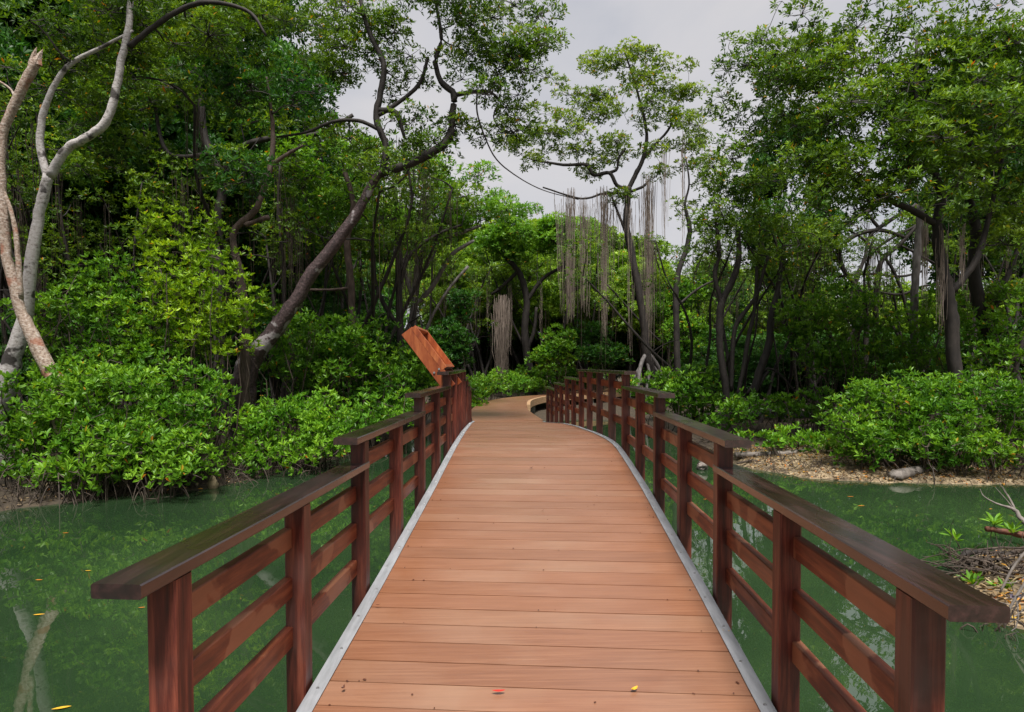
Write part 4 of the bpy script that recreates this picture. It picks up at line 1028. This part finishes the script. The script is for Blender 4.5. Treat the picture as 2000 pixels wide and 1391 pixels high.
row(VB, [(905, 470), (1020, 480), (1140, 470), (1260, 500), (1345, 560)], 'green crown hanging in front of the sunlit row', 'nearer green crowns before the sunlit row', 39, ws=0.8)
def slender(seed):
    global RNG
    RNG = np.random.default_rng(seed)
    root = bpy.data.objects.new('slender_tree', None); COL.objects.link(root)
    tb, br, lf, ar = MB(), MB(), MB(), MB()
    tops = []
    for i in range(RNG.integers(2, 5)):
        b = np.array((RNG.normal(0, 0.25), RNG.normal(0, 0.25), -0.4)); P = [b]; d = np.array((RNG.normal(0, 0.22), RNG.normal(0, 0.2), 1.0))
        for t in range(6):
            d = unit(d + np.array((RNG.normal(0, 0.22), RNG.normal(0, 0.2), 0.15))); P.append(P[-1] + d * 1.45)
            if t > 1 and RNG.random() < 0.7:
                e = P[-1] + np.array((RNG.normal(0, 0.9), RNG.normal(0, 0.9), RNG.uniform(0.2, 1.4))); limb(br, P[-1], e, 0.028, 0.008, 5, sag=-0.05); tops.append(e)
        r_ = RNG.uniform(0.045, 0.085)
        SP, SR = smooth_path(P, np.linspace(r_ * 1.2, r_ * 0.35, 7), 4); tb.tube(SP, SR, 7, wob=0.05); tops += [P[-1], P[-2]]
    for e in tops:
        if e[2] > 4.2: pad_leaves(lf, np.array([e]), np.array([RNG.uniform(0.5, 0.9)]), 20, 0.13, flat=0.5)
        if RNG.random() < 0.6:
            for k in range(RNG.integers(3, 12)):
                a = e + RNG.normal(0, 0.12, 3); ln_ = RNG.uniform(0.8, 3.2)
                ar.tube([a, a - np.array((RNG.normal(0, .05), 0, ln_ / 2)), a - np.array((RNG.normal(0, .08), 0, ln_))], [0.008, 0.007, 0.004], 3, cap=False)
    tb.build('trunk', M['darkbark'], root, smooth=True); br.build('branches', M['darkbark'], root)
    if lf.n: lf.build('crown', M['leaf'], root, attr=True)
    if ar.n: ar.build('aerial_roots', M['root'], root)
    return root
VT = [Stand(slender(400 + i)) for i in range(4)]
def srow(items, label, group, Y, sc=1.0):
    for i, px in enumerate(items):
        Yi = Y + R2.uniform(-1.6, 1.6); x = (px - 1000) / F * Yi; s_ = sc * R2.uniform(0.85, 1.15)
        VT[(i * 5 + int(Y)) % 4].place(x, Yi, R2.uniform(0, 6.28), (s_, s_), label, group)
srow([850, 890, 930, 1060, 1150, 1300, 1365], 'slender dark stem in the shade of the central wood', 'slender stems in the central wood', 34, 1.0)
srow([960, 1100, 1190, 1340], 'thin black stem far back in the central gloom', 'thin stems far back in the gloom', 41, 0.95)
srow([1385, 1470, 1540, 1605, 1700, 1815, 1880, 1950, 2010], 'slender dark stem behind the bushes on the right bank', 'slender stems on the right bank', 20, 0.8)
srow([70, 140, 210, 280, 345, 395, 560, 610, 650, 720, 755], 'slender dark stem in the gloom behind the left bushes', 'slender stems in the left gloom', 19, 0.95)
# far wood closing every direction
def far_wood():
    mb = MB()
    for k in range(520):
        a = RNG.uniform(0, 2 * PI); r = RNG.uniform(66, 84)
        x, y = math.sin(a) * r, math.cos(a) * r + 4
        h = RNG.uniform(5, 9.5)
        n = 60
        d = unit(RNG.normal(size=(n, 3))); p = np.array((x, y, h * 0.45)) + d * np.array((3.0, 3.0, h * 0.55)) * RNG.uniform(0.6, 1, (n, 1))
        rosettes(mb, p, unit(d + np.array((0, 0, 0.7))), 0.75, 5, (0.6, 1.4), 0.6, var=RNG.uniform(0.2, 0.6, n), pyel=0)
    return mb
tag(far_wood().build('far_wood', M['leafbright'], attr=True), 'distant belt of woodland closing the horizon behind the trees', 'woodland', kind='stuff')
# trees beside and behind the viewer, mirrored in the water and shading it
for (x, y, s) in ((-11, 6.5, 0.9), (-12.5, 1.5, 1.0), (-9, -6, 0.9), (12, 7.5, 0.75), (12, 1.0, 0.9), (9, -6.5, 0.95)):
    VD[(int(x) + 20) % 3].place(x, y, R2.uniform(0, 6.28), (s, s), 'dark tree on the near bank beside the viewer', 'trees beside the viewer')

# ================================================================== SMALL THINGS ON THE SHORES
def stick(name, label, cat, pts, r, mat, group=None, sides=9, twigs=0, z=None, wob=0.08):
    P = np.array(pts, float); c = P.mean(0)
    SP, SR = smooth_path(P, r, 5)
    mb = MB(P[0]); mb.tube(SP + RNG.normal(0, 1, SP.shape) * SR[:, None] * 0.08, SR, sides, wob=wob)
    for _ in range(twigs):
        i = RNG.integers(1, len(SP) - 2); d = unit(RNG.normal(size=3) + np.array((0, 0, 0.5)))
        limb(mb, SP[i], SP[i] + d * RNG.uniform(0.12, 0.35), SR[i] * 0.5, 0.003, 5)
    o = mb.build(name, mat, smooth=True)
    return tag(o, label, cat, group)
zs = WATER_Z
def shore(px, py, dz=0.05):
    p = on(px, py, zs + dz); return p
stick('fallen_log', 'long grey fallen log lying behind the railing corner', 'log', [shore(1436, 889, 0.16), shore(1480, 888, 0.17), shore(1530, 886, 0.18), shore(1572, 880, 0.2)], [0.06, 0.065, 0.055, 0.04], M['drift'])
stick('fallen_log', 'short thick sawn log on the yellow leaf litter', 'log', [shore(1742, 930, 0.08), shore(1760, 927, 0.12), shore(1785, 922, 0.13), shore(1802, 918, 0.12)], [0.10, 0.10, 0.095, 0.085], M['drift'], sides=12)
stick('fallen_branch', 'forked pale stick standing beside the sawn log', 'branch', [shore(1832, 935, 0.02), shore(1826, 920, 0.14), shore(1812, 905, 0.3)], [0.03, 0.03, 0.02], M['drift'], twigs=2)
stick('fallen_branch', 'dark curved stick behind the fallen log corner', 'branch', [shore(1440, 905, 0.08), shore(1470, 900, 0.1), shore(1500, 907, 0.06)], [0.018, 0.025, 0.012], M['root'])
stick('fallen_branch', 'thin stick on the litter left of the sawn log', 'branch', [shore(1600, 925, 0.06), shore(1630, 917, 0.1), shore(1655, 921, 0.06)], [0.012, 0.018, 0.008], M['root'], twigs=3)
stick('fallen_branch', 'dry twig at the far right of the sandy shore', 'branch', [shore(1950, 925, 0.07), shore(1990, 915, 0.14), shore(2030, 905, 0.25)], [0.012, 0.015, 0.01], M['drift'], twigs=4)
stick('tree_stump', 'mossy stump standing in the water behind the right railing', 'stump', [shore(1372, 925, -0.2), shore(1372, 912, 0.05), shore(1373, 905, 0.14)], [0.13, 0.11, 0.09], M['drift'], sides=12, wob=0.05)
# right foreground driftwood (spit)
def sp(px, py, Y): return at(px, py, Y)
stick('driftwood_branch', 'pale bare branch with thin prongs reaching over the right water', 'branch', [sp(2060, 1060, 6.9), sp(2000, 1020, 7.1), sp(1982, 996, 7.2), sp(1950, 985, 7.3), sp(1922, 970, 7.4), sp(1914, 955, 7.45)], [0.03, 0.028, 0.022, 0.010, 0.007, 0.004], M['drift'])
pron = bpy.context.scene.objects['driftwood_branch']
mbp = MB(np.array(pron.location))
for (x, y_) in ((1944, 952), (1952, 944), (1958, 950), (1968, 965)):
    P, R_ = smooth_path([sp(1984, 1000, 7.2), sp((1984 + x) / 2 + 3, (1000 + y_) / 2 + 2, 7.25), sp(x, y_, 7.3)], [0.010, 0.006, 0.003], 4); mbp.tube(P, R_, 5)
mbp.build('prong', M['drift'], pron, smooth=True)
stick('driftwood_log', 'broken reddish log end above the right water', 'log', [sp(2060, 1052, 6.6), sp(1995, 1044, 6.7), sp(1960, 1038, 6.75), sp(1926, 1033, 6.8)], [0.04, 0.036, 0.032, 0.03], M['redwood'], sides=10, wob=0.1)
stick('driftwood_branch', 'black mossy crook rising from the water by the litter spit', 'branch', [sp(1884, 1110, 6.4), sp(1883, 1085, 6.42), sp(1900, 1079, 6.45), sp(1940, 1080, 6.5), sp(2000, 1082, 6.55)], [0.035, 0.04, 0.028, 0.02, 0.018], M['darkbark'], wob=0.15)
stick('driftwood_branch', 'long dark branch lying across the yellow litter spit', 'branch', [sp(1890, 1112, 6.2), sp(1925, 1103, 6.3), sp(1965, 1085, 6.4), sp(2010, 1068, 6.5), sp(2080, 1045, 6.6)], [0.016, 0.025, 0.026, 0.024, 0.022], M['root'])
for i, (a, b, c_, yy, mt, lb) in enumerate((((1953, 1158), (1978, 1110), (2010, 1070), 5.3, 'drift', 'tan leaning stick crossing the yellow litter spit'), ((1960, 1215), (1985, 1165), (2015, 1120), 4.9, 'drift', 'thin brown stick in front of the purple stone'), ((1930, 1225), (1960, 1212), (2010, 1205), 5.0, 'greybark', 'grey root half in the water below the purple stone'), ((1900, 1245), (1955, 1250), (2010, 1235), 4.8, 'greybark', 'wet bent twig lowest beside the handrail end'))):
    stick('driftwood_branch', lb, 'branch', [sp(*a, yy), sp(*b, yy), sp(*c_, yy)], [0.008, 0.011, 0.012], M[mt], twigs=3)
def rock(name, label, c, r, mat, cat='stone'):
    n, m_ = 14, 9; vs, q = [], []
    rn = np.random.default_rng(int(abs(c[0]) * 100)); ph = rn.uniform(0, 6, 6)
    for i in range(m_ + 1):
        th = PI * i / m_
        for j in range(n):
            a = 2 * PI * j / n
            d = np.array((math.sin(th) * math.cos(a), math.sin(th) * math.sin(a), math.cos(th)))
            k = 1 + 0.13 * math.sin(3 * d[0] + ph[0]) + 0.11 * math.sin(4 * d[1] + ph[1]) + 0.1 * math.sin(5 * d[2] + ph[2]) + 0.03 * rn.normal() * math.sin(th)
            vs.append(c + d * k * np.array(r))
    for i in range(m_):
        for j in range(n): q.append((i * n + j, (i + 1) * n + j, (i + 1) * n + (j + 1) % n, i * n + (j + 1) % n))
    mb = MB(c); mb.add(vs, q); return tag(mb.build(name, mat, smooth=True), label, cat)
rock('rock', 'dark purple stone at the tip of the right handrail', sp(1986, 1188, 5.3), (0.16, 0.16, 0.12), M['stone'])
rock('rock', 'flat tan slab standing at the left waterline', shore(416, 948, 0.05), (0.10, 0.05, 0.15), M['slab'], 'slab')
rock('rock', 'small yellowish stone on the right litter spit', sp(1915, 1118, 6.3), (0.10, 0.08, 0.05), M['slab'])

def seedling(label, p, h, L, n=3, mat='leafbright'):
    p = np.array(p); root = empty('seedling', p, label, 'seedling')
    sm, lf = MB(p), MB(p)
    for i in range(n):
        e = p + np.array((RNG.normal(0, 0.10 if n > 1 else 0.01), RNG.normal(0, 0.08), h * RNG.uniform(0.75, 1.05)))
        limb(sm, p + np.array((0, 0, -0.15)), e, 0.006, 0.004, 5, sag=0)
        rosettes(lf, np.array([e, e - np.array((0, 0, 0.03))]), np.array([(0, 0, 1), (0.2, 0, 1)]), L, 7, (0.5, 1.3), 0.3, True, var=np.array([0.8, 0.6]), pyel=0)
    sm.build('stem', M['root'], root); lf.build('foliage', M[mat], root, attr=True)
seedling('single stemmed seedling standing in the water left of the mossy crook', on(1875, 1098, WATER_Z), 0.30, 0.12, 1)
seedling('seedling rising between the broken red log and the mossy crook', on(1945, 1085, WATER_Z), 0.36, 0.12, 3)
seedling('green seedling clump beside the purple stone', sp(1925, 1165, 5.6), 0.10, 0.11, 5, 'leafbush')
for i, (px, py) in enumerate(((300, 940), (340, 945), (195, 950), (90, 958))):
    seedling(['short seedling in the mud below the large left bush', 'seedling next to the tan slab below the left bush', 'pale seedling under the overhang of the left bush', 'tiny seedling on the mud at the far left shore'][i], on(px, py, WATER_Z + 0.05), 0.22, 0.09, 2)

# shoreline roots and stilt tangle
def tangle(name, label, line, n, hgt, mat, Yoff=0.3, r=0.008, sprawl=False):
    P = [on(x, y, WATER_Z) for x, y in line]; mb = MB(P[0])
    Pn = np.array(P)
    for _ in range(n):
        t = RNG.uniform(0, len(P) - 1.001); i = int(t); b = Pn[i] * (1 - t + i) + Pn[i + 1] * (t - i)
        b = b + np.array((RNG.normal(0, 0.15), RNG.uniform(-0.1, 0.9) * Yoff * 2, 0)); b[2] = gz(b[0], b[1]) - 0.08
        h = hgt * RNG.uniform(0.3, 1.1)
        if sprawl:
            a_ = RNG.uniform(0, 2 * PI); ln_ = RNG.uniform(0.3, 1.1); e = b + np.array((math.cos(a_) * ln_, math.sin(a_) * ln_ * 0.6, RNG.uniform(0.05, 0.45) * h + 0.08)); b = b + np.array((0, 0, RNG.uniform(0.02, 0.2)))
            Pn_ = limb(mb, b, e, r * RNG.uniform(0.5, 1.5), r * 0.25, 5, sag=0.02)
            for k_ in (2, 3, 4):
                if RNG.random() < 0.7: limb(mb, Pn_[k_], Pn_[k_] + RNG.normal(0, 0.13, 3), r * 0.4, 0.002, 4, sag=0)
            continue
        if RNG.random() < 0.55:
            e = b + np.array((RNG.normal(0, 0.05), RNG.normal(0, 0.05), h)); limb(mb, b, e, r * RNG.uniform(0.6, 1.3), r * 0.4, 4, sag=0)
        else:
            e = b + np.array((RNG.normal(0, 0.4), RNG.normal(0, 0.3), 0)); e[2] = gz(e[0], e[1]) - 0.08
            mid = (b + e) / 2 + np.array((0, 0, h * 1.2))
            SP, SR = smooth_path([b, mid, e], [r, r, r * 0.8], 5); mb.tube(SP, SR, 4, cap=False)
    return tag(mb.build(name, mat), label, 'roots', kind='stuff')
tangle('shore_roots', 'tangle of thin breathing roots along the left waterline', LSH[2:11], 520, 0.4, M['root'])
tangle('shore_roots', 'thin breathing roots sticking up from the right litter shore', RSH[5:13], 260, 0.22, M['root'], Yoff=0.8, r=0.006)
tangle('spit_roots', 'tangled thin roots at the water edge below the right litter spit', [(1905, 1240), (1960, 1260), (2050, 1300)], 70, 0.3, M['root'], Yoff=0.25, r=0.007)
tangle('brushwood', 'heap of dead dark branches on the litter spit at the right edge', [(1930, 1130), (1980, 1150), (2060, 1170)], 70, 0.6, M['root'], Yoff=0.35, r=0.013, sprawl=True)
tangle('brushwood', 'heap of dark brushwood behind the right railing corner', [(1400, 885), (1450, 875), (1520, 872)], 200, 0.7, M['root'], Yoff=1.0, r=0.009, sprawl=True)

# leaf litter
def litter(name, label, poly, n, L, mat, zoff=0.015):
    P = np.array([on(x, y, WATER_Z + 0.08) for x, y in poly]); lo, hi = P.min(0), P.max(0)
    pts = np.stack([RNG.uniform(lo[0], hi[0], n), RNG.uniform(lo[1], hi[1], n)], 1)
    ins = np.zeros(n, bool); Q = P[:, :2]
    for a, b in zip(Q, np.roll(Q, -1, 0)):
        ins ^= ((a[1] > pts[:, 1]) != (b[1] > pts[:, 1])) & (pts[:, 0] < (b[0] - a[0]) * (pts[:, 1] - a[1]) / (b[1] - a[1] + 1e-12) + a[0])
    pts = pts[ins]; z = ground_z(pts[:, 0], pts[:, 1]); ok = z > WATER_Z + 0.005; pts, z = pts[ok], z[ok]
    pos = np.stack([pts[:, 0], pts[:, 1], z + zoff], 1)
    mb = MB()
    rosettes(mb, pos, RNG.normal(0, 0.25, pos.shape) + np.array((0, 0, 1)), L, 1, (1.25, 1.75), 0.45, True, var=RNG.uniform(0, 0.9, len(pos)), pyel=0.05)
    return tag(mb.build(name, mat, attr=True), label, 'leaf litter', kind='stuff')
litter('leaf_litter', 'tan and yellow leaf litter covering the right shore', [(1380, 880), (1380, 915), (1480, 935), (1640, 952), (1850, 962), (2200, 965), (2200, 890), (1700, 880)], 22000, 0.055, M['litterleaf'])
litter('leaf_litter', 'yellow leaf litter on the small spit at the right edge', [(1850, 1100), (1850, 1180), (1950, 1230), (2150, 1290), (2300, 1060), (1960, 1070)], 7000, 0.06, M['litterleaf'])
litter('leaf_litter', 'dull leaves on the dark mud of the left shore', [(-100, 940), (-100, 1020), (200, 985), (430, 960), (700, 895), (700, 860), (300, 925)], 3500, 0.07, M['litterleaf'])

# floating and fallen single leaves
def one_leaf(name, label, p, L, w, ang, mat, cat='fallen leaf', curl=0.12, group=None):
    p = np.array(p); mb = MB(p); d = np.array((math.cos(ang), math.sin(ang), 0)); s = np.array((-d[1], d[0], 0)); up = np.array((0, 0, 1))
    n = 8; vs, q = [], []
    for i in range(n + 1):
        t = i / n; ww = w * math.sin(PI * min(1, t * 0.96 + 0.02)) ** 0.8
        c = p + d * L * (t - 0.5) + up * (0.002 + curl * L * (2 * t - 1) ** 2)
        vs += [c - s * ww / 2 + up * ww * 0.2, c, c + s * ww / 2 + up * ww * 0.2]
    for i in range(n):
        for j in range(2): a = i * 3 + j; q.append((a, a + 3, a + 4, a + 1))
    mb.add(vs, q); return tag(mb.build(name, mat, smooth=True), label, cat, group)
for (px, py, L, ang, mt, lb) in ((76, 1202, 0.11, 0.2, 'yellowleaf', 'bright yellow leaf floating on the left water'), (76, 1134, 0.09, 0.0, 'orangeleaf', 'small orange leaf floating above the yellow one at the left'),
        (128, 1042, 0.09, 0.1, 'orangeleaf', 'orange leaf floating in the bush reflection at the left'), (120, 1385, 0.13, 0.35, 'yellowleaf', 'yellow leaf floating at the bottom left corner'),
        (172, 1116, 0.08, 0.0, 'yellowleaf', 'tiny yellow leaf floating beside the end of the left handrail'), (277, 1188, 0.07, 0.2, 'orangeleaf', 'orange leaf floating behind the first left post'),
        (1661, 971, 0.13, 0.0, 'orangeleaf', 'thin orange leaf floating just off the right shore'), (1682, 989, 0.14, 0.1, 'orangeleaf', 'longer orange leaf floating in front of the right shore'), (1935, 995, 0.08, 0.3, 'yellowleaf', 'pale leaf floating under the bare pronged branch'), (1378, 976, 0.10, 0.2, 'orangeleaf', 'orange leaf floating behind the second right railing panel')):
    p = on(px, py, WATER_Z); one_leaf('floating_leaf', lb, p + np.array((0, 0, 0.003)), L * 0.8, L * 0.2, ang, M[mt], 'floating leaf', 0.04)
def deck_pt(px, py):
    lo, hi = 1.0, 9.0
    for _ in range(40):
        m_ = (lo + hi) / 2; p = at(px, py, m_); yb = m_
        if p[2] > zdeck(m_): lo = m_
        else: hi = m_
    p = at(px, py, lo); p[2] = zdeck(lo) + 0.004; return p
for (px, py, L, w, ang, mt, lb, cu) in ((974, 1356, 0.055, 0.016, 0.05, 'redleaf', 'curled red leaf lying between two deck boards', 0.1), (1239, 1352, 0.040, 0.018, 0.7, 'yellowleaf', 'small yellow leaf on the deck near the right edge', 0.2),
        (1418, 1238, 0.035, 0.014, -0.3, 'yellowleaf', 'small yellow leaf on the right metal edge strip', 0.15), (670, 1350, 0.022, 0.014, 1.3, 'brownleaf', 'dark red pointed scrap on the deck near the left strip', 0.5), (1038, 916, 0.035, 0.02, 0.3, 'brownleaf', 'dark crumpled leaf alone in the middle of the deck', 0.3), (1060, 772 + 228, 0.03, 0.006, 0.9, 'brownleaf', 'thin brown stalk lying mid deck', 0.1), (738, 1186, 0.028, 0.008, 0.1, 'brownleaf', 'brown fleck close to the left strip', 0.2)):
    p = deck_pt(px, py); one_leaf('fallen_leaf', lb, p + np.array((0, 0, 0.006)), L, w, ang, M[mt], curl=cu)
mb = MB()
for _ in range(120):
    yy = 1.2 + 10 * RNG.random() ** 1.2; k = round((yy - y0) / PITCHB)
    if RNG.random() < 0.6: yy = y0 + k * PITCHB + RNG.normal(0, 0.006)
    X = RNG.uniform(-0.85, 0.85) if RNG.random() < 0.45 else RNG.choice((-1, 1)) * (0.86 - abs(RNG.normal(0, 0.10)))
    p = B(X, yy, zdeck(yy) + 0.004); s_ = RNG.uniform(0.0015, 0.0045); a = RNG.uniform(0, 3.1); dx = np.array((math.cos(a), math.sin(a), 0)) * s_ * RNG.uniform(0.8, 2.4); dyv = np.array((-math.sin(a), math.cos(a), 0)) * s_
    mb.add([p - dx - dyv, p + dx - dyv, p + dx + dyv, p - dx + dyv, p + np.array((0, 0, s_))], None, [(0, 1, 4), (1, 2, 4), (2, 3, 4), (3, 0, 4)])
tag(mb.build('leaf_debris', M['brownleaf']), 'dark crumbs of leaf debris scattered along the deck joints', 'debris', kind='stuff')
# submerged pale branch at lower left
c0 = on(50, 1240, WATER_Z - 0.03)
stick('submerged_branch', 'pale forked branch sunk under the green water at bottom left', 'branch', [on(75, 1180, WATER_Z - 0.06), on(48, 1245, WATER_Z - 0.07), on(20, 1330, WATER_Z - 0.08), on(-5, 1440, WATER_Z - 0.1)], [0.012, 0.03, 0.035, 0.04], M['palebark'])
mbp = MB(np.array(bpy.data.objects['submerged_branch'].location))
SP, SR = smooth_path([on(48, 1245, WATER_Z - 0.07), on(60, 1320, WATER_Z - 0.08), on(66, 1420, WATER_Z - 0.1)], [0.02, 0.028, 0.03], 5); mbp.tube(SP, SR, 8)
mbp.build('fork', M['palebark'], bpy.data.objects['submerged_branch'], smooth=True)

# ================================================================== LIGHT AND SKY
SUN_EL, SUN_AZ = math.radians(64), math.radians(172)      # azimuth measured from +Y toward +X
def world():
    w = bpy.data.worlds.new('World'); scene.world = w; w.use_nodes = True
    nt = w.node_tree; ns = nt.nodes; L = nt.links; ns.clear()
    out = N(ns, 'ShaderNodeOutputWorld'); bg = N(ns, 'ShaderNodeBackground'); bg.inputs[1].default_value = 0.10
    sky = N(ns, 'ShaderNodeTexSky', sky_type='NISHITA', sun_disc=False, sun_elevation=SUN_EL, sun_rotation=SUN_AZ)
    tc = N(ns, 'ShaderNodeTexCoord'); mp = N(ns, 'ShaderNodeMapping'); mp.inputs['Scale'].default_value = (1, 1, 2.4)
    L.new(tc.outputs['Generated'], mp.inputs[0])
    nz = N(ns, 'ShaderNodeTexNoise', in_Scale=2.2, in_Detail=6.0, in_Roughness=0.55, in_Distortion=0.4); L.new(mp.outputs[0], nz.inputs['Vector'])
    r = ramp(ns, [(0.3, (0.72, 0.75, 0.84)), (0.5, (0.93, 0.92, 0.96)), (0.7, (1.06, 1.02, 1.02))]); L.new(nz.outputs[0], r.inputs[0])
    sc = N(ns, 'ShaderNodeVectorMath', operation='SCALE'); sc.inputs['Scale'].default_value = SKYK; L.new(r.outputs[0], sc.inputs[0])
    mx = N(ns, 'ShaderNodeMix', data_type='RGBA'); mx.inputs[0].default_value = 0.93
    L.new(sky.outputs[0], mx.inputs[6]); L.new(sc.outputs[0], mx.inputs[7]); L.new(mx.outputs[2], bg.inputs[0]); L.new(bg.outputs[0], out.inputs[0])
SKYK = 4.9
world()
sd = bpy.data.lights.new('sun', 'SUN'); sd.energy = 4.8; sd.angle = math.radians(14); sd.color = (1.0, 0.96, 0.88)
so_ = bpy.data.objects.new('sun', sd); COL.objects.link(so_)
dv = Vector((math.sin(SUN_AZ) * math.cos(SUN_EL), math.cos(SUN_AZ) * math.cos(SUN_EL), math.sin(SUN_EL)))
so_.rotation_euler = dv.to_track_quat('Z', 'Y').to_euler()
so_.location = (0, 0, 30)

scene.view_settings.view_transform = 'Standard'
scene.view_settings.look = 'None'
scene.view_settings.exposure = 0.5
scene.view_settings.gamma = 1.0
scene.render.engine = 'CYCLES'
scene.cycles.max_bounces = 6
scene.cycles.diffuse_bounces = 2
scene.cycles.glossy_bounces = 3
scene.cycles.transparent_max_bounces = 6
scene.cycles.transmission_bounces = 3
scene.cycles.caustics_reflective = False
scene.cycles.caustics_refractive = False
scene.cycles.use_denoising = True
